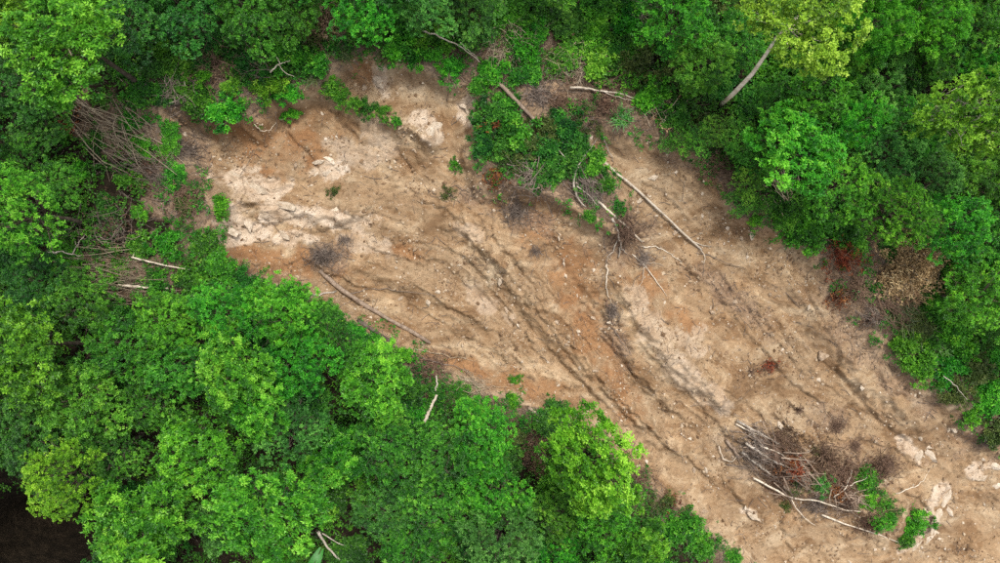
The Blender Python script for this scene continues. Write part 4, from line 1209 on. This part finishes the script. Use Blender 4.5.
# left brush
stick([(131, 257), (158, 264), (190, 270)], .06, 'straight pale pole on the dead brush at the left', BARKB, 'fallen_pole', 'pole', .6, lift=.3, wig=.15, branches=[[(132, 258), (135, 250)]])
stick([(118, 285), (142, 287), (168, 288)], .085, 'pale log at the bottom of the dead brush at the left', BARKB, 'fallen_log', 'log', .7, lift=.25, wig=.3)
stick([(72, 254), (78, 242), (84, 235)], .05, 'upright grey branch left of the pale pole in the dead brush', BARKP, lift=.3, branches=[[(76, 246), (72, 236)]])
stick([(46, 252), (62, 252), (80, 256)], .06, 'dark grey branch below the round light green left edge crown', BARKP, lift=.5)
stick([(184, 80), (186, 92), (176, 102), (166, 104)], .045, 'curled pale vine stem in the twigs left of the saplings', BARKP, lift=.3, wig=.3)
stick([(270, 72), (278, 64), (290, 60)], .05, 'pale forked branch behind the yellow tipped sapling', BARKB, lift=.8, wig=.4, branches=[[(278, 64), (284, 72), (294, 76)], [(280, 63), (276, 56)]])
stick([(254, 124), (262, 132), (272, 130), (276, 122)], .03, 'curled thin twig on red soil below the saplings', BARKB)
# lower edge
stick([(424, 423), (430, 409), (437, 395)], .11, 'broken pale log leaning in the lower fringe', BARKB, 'fallen_log', 'log', .7, lift=.5)
stick([(435, 391), (437, 384), (436, 376)], .07, 'short grey log end above the broken pale log', BARKP, 'fallen_log', 'log', .7, lift=.4)
stick([(318, 532), (326, 546), (336, 556), (350, 568)], .09, 'bent pale stem at the bottom edge beside a broad leaf', BARKP, lift=1.6, wig=.3, branches=[[(322, 534), (334, 542), (344, 546)]])
stick([(410, 348), (438, 354), (478, 361)], .03, 'long thin stem lying at the lower slide edge', TWIGT, wig=.6)
stick([(420, 358), (450, 364), (470, 372)], .04, 'thin brown stem below the long thin one at the lower slide edge', TWIG, wig=.6)
stick([(944, 376), (956, 386), (968, 400)], .04, 'thin pale stem over the bush at the right edge', BARKP, lift=.8)
stick([(528, 408), (540, 416), (552, 428)], .11, 'tan log end at the lower edge left of the lime tree', BARKM, 'fallen_log', 'log', .8)
stick([(476, 500), (474, 512), (478, 522)], .06, 'pale hanging stem in the bottom middle crowns', BARKP, lift=5.0)
stick([(640, 470), (655, 478), (668, 490)], .03, 'thin twig at the lower slide edge right of the lime tree', TWIG, wig=.6)

# ------------------------------------------------------------------ dead brush heaps
heap(100, 122, 38, 34, 4.4, 'heap of long parallel dead stems in the upper left clearing', TWIGT, direction=-.58, spread=.34, rad=.026, flat=.3)
heap(140, 146, 36, 30, 3.2, 'second sweep of long dead stems right of the rusty leaves', TWIGT, direction=-.75, spread=.5, rad=.022, flat=.4)
heap(64, 126, 13, 20, .9, 'rusty dead leaves at the left end of the long stems', TWIGB, 'rust', 160)
heap(176, 92, 24, 110, 1.5, 'tangle of pale curled twigs left of the saplings', TWIG, rad=.016)
heap(148, 170, 28, 60, 2.4, 'tangle of dead stems left of the vine column', TWIG, 'brown', 120, direction=-.5, spread=.6, rad=.015)
heap(188, 200, 16, 70, 1.2, 'brown dead bush just left of the white rock', TWIGB, 'brown', 130)
heap(186, 150, 12, 60, 1.1, 'grey twigs hanging at the left end of the slide', TWIG)
heap(118, 274, 40, 120, 2.8, 'wide heap of pale sticks lying level on the left', TWIGT, 'brown', 120, direction=-.06, spread=.28, rad=.018, flat=.2)
heap(112, 228, 34, 80, 1.8, 'grey brush above the wide heap of pale sticks', TWIG, 'brown', 90)
heap(325, 24, 20, 130, 1.5, 'brown stump of dead vines at the top edge', TWIGB, 'brown', 240, flat=.9)
heap(214, 66, 28, 90, 1.6, 'brown brush above the green sapling', TWIGB, 'brown', 110)
heap(255, 60, 24, 90, 1.6, 'grey brush behind the pale forked branch', TWIG, 'brown', 60)
heap(504, 50, 16, 120, 1.3, 'brown brush pile in the cover above the slide', TWIGT, 'brown', 80, flat=.5)
heap(575, 66, 26, 130, 1.4, 'dry brown patch of twigs above the bare pale branch', TWIGT, 'brown', 120)
heap(560, 104, 16, 80, 1.2, 'dry twigs on the right side of the earth mound', TWIGB, 'brown', 60)
heap(540, 94, 22, 150, 1.3, 'dry grey twigs on the earth mound', TWIG, rad=.012, flat=.2)
heap(640, 10, 14, 70, 1.4, 'bare grey twigs at the top edge', TWIG, rad=.018, flat=1.0)
heap(520, 40, 24, 90, 1.5, 'dry twiggy patch above the earth mound', TWIGT, 'brown', 80)
heap(606, 104, 26, 90, 1.3, 'dry brown brush under the bare pale branch', TWIGB, 'brown', 150)
heap(660, 108, 24, 70, 1.3, 'yellowing brush above the vine tongue', TWIGT, 'straw', 60)
heap(324, 256, 17, 260, .9, 'grey ball of dead brush on bare soil above the long log', TWIG, rad=.011, flat=.55)
heap(345, 240, 8, 70, .5, 'small grey twig clump right of the brush ball', TWIG, rad=.009)
heap(515, 212, 20, 150, .9, 'mauve grey twigs on bare soil below the green island', TWIG, rad=.010, flat=.25)
heap(530, 176, 26, 120, 1.5, 'dead grey branches under the lower edge of the green island', TWIG, 'brown', 80, rad=.016)
heap(590, 190, 18, 110, 1.6, 'tangle of dead branches at the right foot of the green island', TWIG, direction=-1.0, spread=.7, rad=.018, flat=.5)
heap(496, 178, 11, 30, .8, 'rusty dead bush at the lower left of the green island', TWIGB, 'rust', 110)
heap(494, 126, 10, 20, .7, 'reddish dead leaves inside the left of the green island', TWIGB, 'rust', 70, flat=1.6)
heap(626, 232, 22, 200, 1.2, 'mauve brown tangle of roots around the end of the bleached pole', TWIGB, rad=.014, flat=.35)
heap(644, 258, 13, 90, .9, 'grey fine roots right of the root stock', TWIG, rad=.010)
heap(612, 312, 10, 90, .8, 'dark fine roots at the lower end of the root tangle', TWIG, rad=.010)
heap(536, 252, 12, 60, .7, 'faint grey twigs on the rib below the green island', TWIG, rad=.008, flat=.15)
heap(786, 196, 26, 60, 2.0, 'bare brown stems under the right forest rim', TWIGT, direction=-.8, spread=.5, rad=.02)
heap(845, 256, 20, 70, 1.2, 'rusty red dead bush on the right rim', TWIGB, 'rust', 420, flat=.7)
heap(838, 298, 13, 60, 1.0, 'rusty dead twigs hanging down the right rim', TWIGB, 'rust', 110)
heap(858, 290, 20, 130, 1.3, 'grey brown brush below the rusty dead bush', TWIGB, 'brown', 140)
heap(872, 318, 16, 110, 1.0, 'grey twigs spilling onto soil at the right rim', TWIG, 'brown', 60)
heap(916, 262, 30, 130, 1.6, 'straw coloured mass of dead foliage on the right rim', TWIGT, 'straw', 2000, flat=.55)
heap(896, 282, 18, 60, 1.2, 'lower tip of the straw coloured dead foliage', TWIGT, 'straw', 700, flat=.5)
heap(896, 312, 24, 110, 2.0, 'dark stems combed downhill under the straw foliage', TWIGB, direction=-.75, spread=.35, rad=.016)
heap(770, 366, 8, 40, .7, 'small rust red clump of dead leaves on open soil', TWIGB, 'rust', 70, flat=.35, direction=.35, spread=.4, sx=1.7)
heap(752, 372, 7, 30, .5, 'faint brown twigs left of the rust red clump', TWIGB, rad=.009)
heap(764, 450, 26, 20, 2.4, 'pile of long grey sticks crossing the logs of the debris heap', BARKM, direction=-.6, spread=.55, rad=.040, flat=.4)
heap(800, 474, 30, 40, 2.4, 'weathered branches strewn through the middle of the debris heap', BARKM, direction=-.5, spread=.7, rad=.034, flat=.5)
heap(850, 500, 30, 36, 2.2, 'pale branches strewn through the right half of the debris heap', BARKM, direction=-.4, spread=.8, rad=.026, flat=.35)
heap(760, 452, 30, 160, 1.6, 'grey sticks piled at the left half of the debris heap', TWIG, direction=-.6, spread=.9, rad=.02, flat=.35)
heap(790, 462, 12, 30, .9, 'upper clump of rust red leaves in the debris heap', TWIGB, 'rust', 200, flat=.7)
heap(838, 492, 12, 30, .9, 'lower clump of rust red leaves in the debris heap', TWIGB, 'rust', 160, flat=.6)
heap(872, 524, 20, 90, 1.4, 'brown sticks at the lower right end of the debris heap', TWIGB, 'brown', 140, direction=-.5, spread=.8)
heap(796, 470, 12, 40, .9, 'rust red dead leaves in the middle of the debris heap', TWIGB, 'rust', 420, flat=.8)
heap(824, 462, 24, 180, 1.3, 'dark brown brush on top of the debris heap', TWIGB, 'brown', 420)
heap(882, 466, 20, 220, 1.2, 'dark brown dead bush at the right of the debris heap', TWIGB, 'brown', 90, flat=.6)
heap(838, 426, 14, 110, .9, 'thin brown brush on soil above the debris heap', TWIGB, rad=.009, flat=.25)
heap(856, 446, 11, 90, .8, 'small brown brush between the debris heap and the dark dead bush', TWIGB, rad=.009)
heap(800, 410, 6, 40, .5, 'tiny brown twig clump on open soil', TWIGB, rad=.009)
heap(786, 446, 24, 150, 1.4, 'brown brush over the pale stems at the top of the debris heap', TWIGB, 'brown', 420, direction=-.6, spread=.8)
heap(846, 480, 24, 150, 1.4, 'dark brush between the green bushes of the debris heap', TWIGB, 'brown', 420)
heap(780, 478, 22, 110, 1.4, 'dark sticks along the lower left of the debris heap', TWIGB, 'brown', 300, direction=-.6, spread=.6)
heap(850, 504, 22, 110, 1.3, 'brown sticks at the lower side of the debris heap', TWIGB, rad=.014)
heap(776, 456, 26, 150, 1.6, 'fine grey brown twigs over the logs of the debris heap', TWIGB, direction=-.6, spread=1.0, rad=.014, flat=.5)
heap(815, 505, 20, 90, 1.2, 'grey sticks below the rust red leaves of the debris heap', TWIG, rad=.014)
heap(432, 370, 20, 110, 1.4, 'brown twigs piled at the lower edge of the slide', TWIGB, 'brown', 80, direction=-.3, spread=.7)
heap(476, 384, 18, 70, 1.3, 'dry twigs on the lower rim right of the pale logs', TWIGT, direction=-.3, spread=.6, rad=.010)
heap(562, 418, 13, 90, 1.0, 'grey brush just above the lime tree', TWIG, rad=.013)
heap(640, 480, 16, 80, 1.1, 'brown brush at the lower edge right of the lime tree', TWIGB, 'brown', 80)
heap(672, 502, 9, 30, .7, 'rusty leaves on the lower edge of the slide', TWIGB, 'rust', 70)
heap(692, 522, 9, 40, .8, 'reddish twigs lower on the same edge', TWIGB, 'rust', 50)
heap(536, 446, 20, 90, 1.3, 'dark dead brush left of the lime tree', TWIGB, 'brown', 120)
heap(714, 166, 22, 90, 1.3, 'shaded brush under the vine tongue', TWIGB, 'brown', 90)
heap(986, 442, 12, 60, .9, 'twigs on soil under the bush at the right edge', TWIG, rad=.01)
heap(984, 364, 14, 60, 1.2, 'dark twigs in the scrub at the right edge', TWIGB, 'brown', 60)

# ------------------------------------------------------------------ broad drooping leaf at the bottom edge
def broad_leaf(px, py, ang, L, label):
    x, y, z = at(px, py, 2.2)
    n = 12; V = []; 
    for i in range(n + 1):
        t = i / n
        wd = .34 * math.sin(math.pi * min(1, t * .92 + .08)) ** .6
        zz = 2.3 + .5 * math.sin(t * 2.6) - .5 * t * t
        for s, lift in ((-1, .0), (0, -.07), (1, .0)):
            V.append((t * L, s * wd, zz + lift + .03 * math.sin(9 * t + s)))
    F = []
    for i in range(n):
        for j in range(2):
            a = i * 3 + j
            F += [(a, a + 3, a + 4), (a, a + 4, a + 1)]
    root = empty('broad_leaf_plant', (float(x), float(y), float(z)), ang)
    put(bpy.data.objects.new('leaf_blade', mk_mesh('leaf_blade', V, F, LEAF['blue'], {'tone': np.full(len(V), .6)}, smooth=True)), root)
    Vt, Ft = tube([(-.1, 0, -.2), (-.08, 0, 1.2), (0, 0, 2.3), (L * .5, 0, 2.68), (L * .95, 0, 2.28)], [.07, .06, .04, .025, .01], 6)
    put(bpy.data.objects.new('stalk', mk_mesh('stalk', Vt, Ft, LEAF['olive'], {'tone': np.full(len(Vt), .5)}, smooth=True)), root)
    tag(root, label, 'plant')
broad_leaf(322, 548, -2.0, 2.4, 'single broad smooth grey green leaf at the bottom edge by the pale stem')

# ------------------------------------------------------------------ rocks
def rock_mesh(seed, pale_=False, flat=.6):
    rg = np.random.default_rng(seed)
    import bmesh
    bm = bmesh.new()
    pts = norm(rg.normal(size=(15, 3))) * rg.uniform(.75, 1.05, (15, 1)) * np.array([1, .72, flat])
    for p in pts: bm.verts.new(p)
    bmesh.ops.convex_hull(bm, input=bm.verts)
    lv = [v for v in bm.verts if not v.link_faces]
    bmesh.ops.delete(bm, geom=lv, context='VERTS')
    me = bpy.data.meshes.new('rock'); bm.to_mesh(me); bm.free()
    me.materials.append(ROCKP if pale_ else ROCK)
    return me
RM = [rock_mesh(600 + k) for k in range(10)]
RP = [rock_mesh(620 + k, True, .45) for k in range(6)]
def rock(px, py, rpx, label, pale_=False, group=None, name='rock', sink=.15, rg=random, sx=1.0, rz=None):
    x, y, z = at(px, py, .05)
    r = rpx * M
    o = put(bpy.data.objects.new(name, rg.choice(RP if pale_ else RM)))
    o.location = (float(x), float(y), float(z) + r * (.25 - sink))
    o.scale = (r * sx, r, r * .9)
    o.rotation_euler = (rg.uniform(-.3, .3), rg.uniform(-.3, .3), rg.uniform(0, 6.28) if rz is None else rz)
    return tag(o, label, 'rock', group)
NAMED = [
    (378, 80, 8, 1.2, 'white boulder in the upper bare patch', True), (364, 88, 4, 1, 'rounded tan rock left below the white boulder in the upper bare patch', False),
    (248, 224, 6, 1.6, 'pale slab lying on the white rock at the slide left end', True), (285, 236, 5, 1.6, 'long pale stone left of the brush ball', True), (297, 234, 4, 1, 'tan stone just right of the long pale stone', False),
    (824, 354, 9, 1.2, 'large flat tan boulder in the middle of the right slope', False), (752, 234, 4.5, 1.6, 'white elongated stone below the vine drape', True),
    (727, 228, 4, 1.5, 'pale stone left of the white elongated one', True), (676, 172, 3.5, 1.2, 'white stone high on the upper right slope', True), (654, 178, 5, 1.7, 'pale flat stone on the upper right slope beside the long pole', True),
    (640, 200, 4, 1, 'rounded stone touching the long bent pole', True), (676, 232, 5, 1.2, 'grey stone below the long bent pole', False), (780, 426, 4.5, 1.3, 'white stone above the debris heap', True),
    (954, 430, 4.5, 1, 'pale stone near the bush at the right edge', True), (754, 517, 6, 1.5, 'white stone beside the soil crack at the bottom', True), (704, 512, 5, 1.3, 'pale stone on the smooth lower channel', False),
    (706, 470, 4, 1.2, 'pale stone left of the debris heap', True), (694, 470, 3, 1, 'small stone at the edge of the lower gully', False), (862, 388, 4, 1, 'white stone on the gully of the right slope', True),
    (438, 292, 3.5, 1, 'white stone on the soil right of the crooked twig', True), (422, 346, 4, 1.3, 'tan stone by the lower end of the long log', False), (506, 310, 4, 1, 'rounded stone on the rilled rib', False),
]
for (px, py, r, sx, lab, pl) in NAMED: rock(px, py, r, lab, pl, sx=sx, sink=.05)
# fractured bedrock: blocks standing out of the soil
BED = [(918, 456, 9, 1.3, .7, 'left block of the upper white rock trio near the lower right'), (932, 458, 8, 1.5, -.9, 'right block of the upper white rock trio near the lower right'), (928, 448, 6, 1.2, .2, 'top block of the upper white rock trio near the lower right'),
       (946, 500, 9, 1.9, 1.1, 'topmost block of the long white rock rib beside the debris tip'), (938, 520, 9, 2.2, 1.1, 'longest block of the white rock rib beside the debris tip'), (930, 540, 8, 2.0, 1.0, 'lowest block of the white rock rib beside the debris tip'), (950, 512, 6, 1.6, -.9, 'small block on the right side of the white rock rib'), (918, 546, 7, 1.8, .9, 'white block below the bright bush at the debris tip'),
       (984, 478, 9, 1.4, .5, 'largest white rock at the right edge below the bushes'), (994, 466, 8, 1.3, -.5, 'white rock at the right edge just above the largest one'), (998, 486, 6, 1.3, 0, 'small white rock on the right edge below the largest one')]
for k, (px, py, r, sx, a, lab) in enumerate(BED):
    rock(px, py, r, lab, True, 'bedrock blocks at the lower right', 'pale_rock', .32, sx=sx, rz=a)
BED2 = [(234, 178, 11, 1.5, -.2, 'largest cream bedrock slab at the left end of the slide'), (256, 188, 10, 1.5, -.4, 'cream bedrock slab right below the largest one'), (228, 232, 8, 1.6, -.3, 'cream bedrock slab beside the bush at the left end'), (282, 207, 9, 1.8, -.1, 'long cream bedrock slab in the middle of the rock band'), (338, 210, 7, 1.9, .1, 'narrow cream slab at the right end of the rock band')]
for k, (px, py, r, sx, a, lab) in enumerate(BED2):
    rock(px, py, r, lab, True, 'bedrock slabs at the left end', 'flat_rock', .50, sx=sx, rz=a)
BED3 = [(318, 162, 6, 1.3, .3, 'upper left chip of the white rock cluster below the saplings'), (328, 160, 6, 1.4, -.5, 'upper right chip of the white rock cluster below the saplings'), (326, 172, 5, 1.4, .1, 'middle chip of the white rock cluster below the saplings'), (338, 168, 4, 1.2, 0, 'right chip of the white rock cluster below the saplings'), (316, 174, 4, 1.3, .9, 'lower left chip of the white rock cluster below the saplings'),
        (428, 134, 8, 1.3, .9, 'lower white rock face right of the end of the green strip'), (434, 126, 7, 1.3, .2, 'upper white rock face right of the end of the green strip'), (420, 112, 6, 1.5, -.6, 'pale rock chip above the white rock faces'), (468, 112, 6, 2.0, -1.2, 'lower pale rock rib beside the green island'), (472, 98, 6, 2.0, -1.2, 'upper pale rock rib beside the green island'), (462, 104, 5, 1.6, -1.0, 'left pale rock rib beside the green island')]
for k, (px, py, r, sx, a, lab) in enumerate(BED3):
    rock(px, py, r, lab, True, 'rock chips on the upper slide', 'rock_chip', .38, sx=sx, rz=a)

# loose stones: the larger ones are things, the grit is stuff
rg = random.Random(91); nrg = np.random.default_rng(92)
cand = nrg.random((9000, 2)) * [860, 500] + [160, 60]
cx, cy, cz = at(cand[:, 0], cand[:, 1])
inb = sample(sdist, cx, cy) > .35
dens = .35 + sample(pale, cx, cy) * .8 + np.exp(-((cand[:, 0] - 700) / 160) ** 2 - ((cand[:, 1] - 340) / 90) ** 2) + .6 * np.exp(-(np.minimum(np.abs(cand[:, 1] - 215 - .55 * (cand[:, 0] - 660)), 200) / 18) ** 2)
dens = dens * (.4 + 1.2 * (fbm(cand[:, 0] / 40, cand[:, 1] / 40, 3, 95) > 0))
sel = cand[inb & (nrg.random(len(cand)) < dens * .5)]
SMARKS = [(224, 114, 'bushy bright sapling'), (240, 186, 'white rock slabs'), (325, 166, 'white rock cluster'), (430, 130, 'white rock faces'), (365, 106, 'green shrub strip'), (324, 256, 'grey brush ball'), (380, 315, 'long brown log'), (455, 165, 'tiny lone bush'),
          (515, 212, 'mauve grey twigs'), (626, 232, 'root tangle'), (660, 212, 'long bent pole'), (608, 205, 'bleached pole'), (612, 312, 'dark fine roots'), (516, 380, 'tiny sapling'), (590, 440, 'lone lime tree'), (750, 200, 'vine drape'), (846, 256, 'rusty red bush'),
          (824, 354, 'large flat boulder'), (770, 366, 'rust red clump'), (740, 444, 'left tip of the debris heap'), (836, 424, 'thin brown brush'), (882, 466, 'dark brown dead bush'), (916, 524, 'bush at the debris tip'), (925, 455, 'upper white rock trio'), (972, 416, 'bush at the right edge'),
          (754, 517, 'white stone by the crack'), (506, 310, 'rounded stone on the rib'), (438, 292, 'white stone by the crooked twig')]
for p in sel[:260]:
    pl_ = rg.random() < .3; rr0 = min(1.1 + rg.expovariate(1 / .75), 4.5)
    mx, my, nm = min(SMARKS, key=lambda m: (m[0] - p[0]) ** 2 + (m[1] - p[1]) ** 2)
    dx, dy = p[0] - mx, p[1] - my
    side_ = ('right of' if dx > 0 else 'left of') if abs(dx) > abs(dy) else ('below' if dy > 0 else 'above')
    sz_ = 'tiny' if rr0 < 1.6 else 'small' if rr0 < 2.6 else 'fist sized'
    rock(p[0], p[1], rr0, f"{sz_} {'pale' if pl_ else 'tan'} loose stone {side_} the {nm}", pl_, 'loose stones on the slide', 'stone', .02, rg, rg.uniform(1, 1.4))

def scatter_stones(n, seed):
    rg2 = np.random.default_rng(seed)
    c = rg2.random((n * 3, 2)) * [860, 520] + [160, 55]
    x, y, z = at(c[:, 0], c[:, 1])
    dn = .10 + 1.1 * sstep(-.05, .45, fbm(x / 2.2, y / 2.2, 3, 97)) * (1 - .7 * sample(pale, x, y))
    k = (sample(sdist, x, y) > .15) & (rg2.random(len(x)) < dn * .8)
    x, y, z = x[k][:n], y[k][:n], z[k][:n]
    m = len(x)
    base = np.array([(1, 0, 0), (-1, 0, 0), (0, 1, 0), (0, -1, 0), (0, 0, 1), (0, 0, -1)], float)
    f = np.array([(0, 2, 4), (2, 1, 4), (1, 3, 4), (3, 0, 4), (2, 0, 5), (1, 2, 5), (3, 1, 5), (0, 3, 5)])
    r = .026 + rg2.exponential(.030, m); r = np.minimum(r, .15)
    V = base[None] * rg2.uniform(.6, 1.35, (m, 6, 1)) * np.array([1, .8, .65]) * r[:, None, None]
    V += rg2.normal(size=V.shape) * r[:, None, None] * .18
    a = rg2.random(m) * 6.283; ca, sa = np.cos(a)[:, None], np.sin(a)[:, None]
    X = V[..., 0] * ca - V[..., 1] * sa; Y = V[..., 0] * sa + V[..., 1] * ca
    V = np.stack([X + x[:, None], Y + y[:, None], V[..., 2] + (z + r * .35)[:, None]], -1).reshape(-1, 3)
    F = (np.arange(m)[:, None, None] * 6 + f[None]).reshape(-1, 3)
    return V, F, np.repeat(rg2.random(m), 6)
V, F, t = scatter_stones(30000, 93)
def mat_grit():
    s = NT('grit'); 
    c = s.ramp(s.attr('tone').outputs['Fac'], [(0, (.115, .070, .040)), (.35, (.205, .130, .075)), (.65, (.285, .200, .124)), (.85, (.37, .285, .195)), (1, (.50, .42, .33))])
    return s.done(s.bsdf(c, .95, .12))
tag(put(bpy.data.objects.new('soil_crumbs', mk_mesh('soil_crumbs', V, F, mat_grit(), {'tone': t}))), 'clods and grit strewn over the bare slide soil', 'soil crumbs', None, 'stuff')

# ------------------------------------------------------------------ fine litter and ground cover: stuff
def scatter_twigs(n, seed):
    rg2 = np.random.default_rng(seed)
    c = rg2.random((n * 6, 2)) * [1000, 563]
    x, y, z = at(c[:, 0], c[:, 1])
    dn = np.where(sample(bare, x, y) > 0, .10 + 1.6 * sample(lit, x, y), .15 + .8 * sample(dry, x, y))
    dn = dn * (np.hypot((c[:, 0] - 40) / 80, (c[:, 1] - 536) / 56) > 1)
    k = rg2.random(len(x)) < dn * .7
    x, y = x[k][:n], y[k][:n]; m = len(x)
    a = rg2.random(m) * 6.283; l = .15 + rg2.exponential(.28, m)
    dx, dy = np.cos(a) * l * .5, np.sin(a) * l * .5
    r = .006 + rg2.random(m) * .012
    bx, by = rg2.normal(size=m) * l * .1, rg2.normal(size=m) * l * .1
    P = [(x - dx, y - dy), (x + bx, y + by), (x + dx, y + dy)]
    Vs = []
    for (qx, qy) in P:
        gz = ground(qx, qy) + .02 + rg2.random(m) * .06
        for s_, up in ((1, 0), (-1, 0), (0, 1.6)):
            Vs.append(np.column_stack([qx - np.sin(a) * r * s_, qy + np.cos(a) * r * s_, gz + r * up]))
    V = np.stack(Vs, 1).reshape(-1, 3)
    f = []
    for i in range(2):
        for j in range(3):
            a0, a1 = i * 3 + j, i * 3 + (j + 1) % 3
            f += [(a0, a1, a1 + 3), (a0, a1 + 3, a0 + 3)]
    F = (np.arange(m)[:, None, None] * 9 + np.array(f)[None]).reshape(-1, 3)
    return V, F
V, F = scatter_twigs(7000, 94)
tag(put(bpy.data.objects.new('twig_litter', mk_mesh('twig_litter', V, F, TWIG))), 'broken twigs littering the slide edges and the brush clearings', 'twig litter', None, 'stuff')

def scatter_cover(n, seed):
    rg2 = np.random.default_rng(seed)
    c = rg2.random((n * 4, 2)) * [1080, 640] - [40, 38]
    x, y, z = at(c[:, 0], c[:, 1])
    patch = fbm(x / 2.2, y / 2.2, 3, 98)
    hollow = 2 * np.exp(-(((c[:, 0] - 40) / 70) ** 2 + ((c[:, 1] - 536) / 48) ** 2))
    dn = np.clip(.55 + 1.3 * patch - .55 * sample(dry, x, y) - hollow, 0, 1)
    k = (sample(bare, x, y) < -.15) & (rg2.random(len(x)) < dn)
    x, y, z = x[k][:n], y[k][:n], z[k][:n]
    C = np.column_stack([x, y, z + .05 + rg2.random(len(x)) * .45])
    A = norm(rg2.normal(size=C.shape) * .35 + [0, 0, 1])
    tone = np.clip(.38 + .35 * fbm(x / 1.5, y / 1.5, 2, 99) + rg2.normal(size=len(x)) * .14, 0, 1)
    return leaves(C, A, 5, .17, .5, (.8, 1.5), .15, tone, rg2)
def rim_weeds(n, seed):
    rg2 = np.random.default_rng(seed)
    c = rg2.random((n * 12, 2)) * [900, 540] + [120, 30]
    x, y, z = at(c[:, 0], c[:, 1])
    sd_ = sample(sdist, x, y)
    patch = fbm(x / 1.1, y / 1.1, 3, 198)
    k = (sd_ > -2.0) & (sd_ < .9) & (patch > .05 + .22 * np.maximum(sd_, 0)) & (rg2.random(len(x)) < .8)
    x, y, z = x[k][:n], y[k][:n], z[k][:n]
    C = np.column_stack([x, y, z + .03 + rg2.random(len(x)) ** 2 * .4])
    A = norm(rg2.normal(size=C.shape) * .45 + [0, 0, 1])
    tone = np.clip(.42 + .4 * fbm(x / .8, y / .8, 2, 199) + rg2.normal(size=len(x)) * .14, 0, 1)
    return leaves(C, A, 5, .115, .5, (.6, 1.5), .15, tone, rg2)
V, F, t = rim_weeds(9000, 96)
tag(put(bpy.data.objects.new('rim_weeds', mk_mesh('rim_weeds', V, F, LEAF['vivid'], {'tone': t}))), 'small weeds growing along the ragged rim of the slide', 'weeds', None, 'stuff')
V, F, t = scatter_cover(26000, 95)
tag(put(bpy.data.objects.new('ground_cover', mk_mesh('ground_cover', V, F, LEAF['mid'], {'tone': t}))), 'low leafy plants covering the forest floor around the slide', 'ground cover', None, 'stuff')
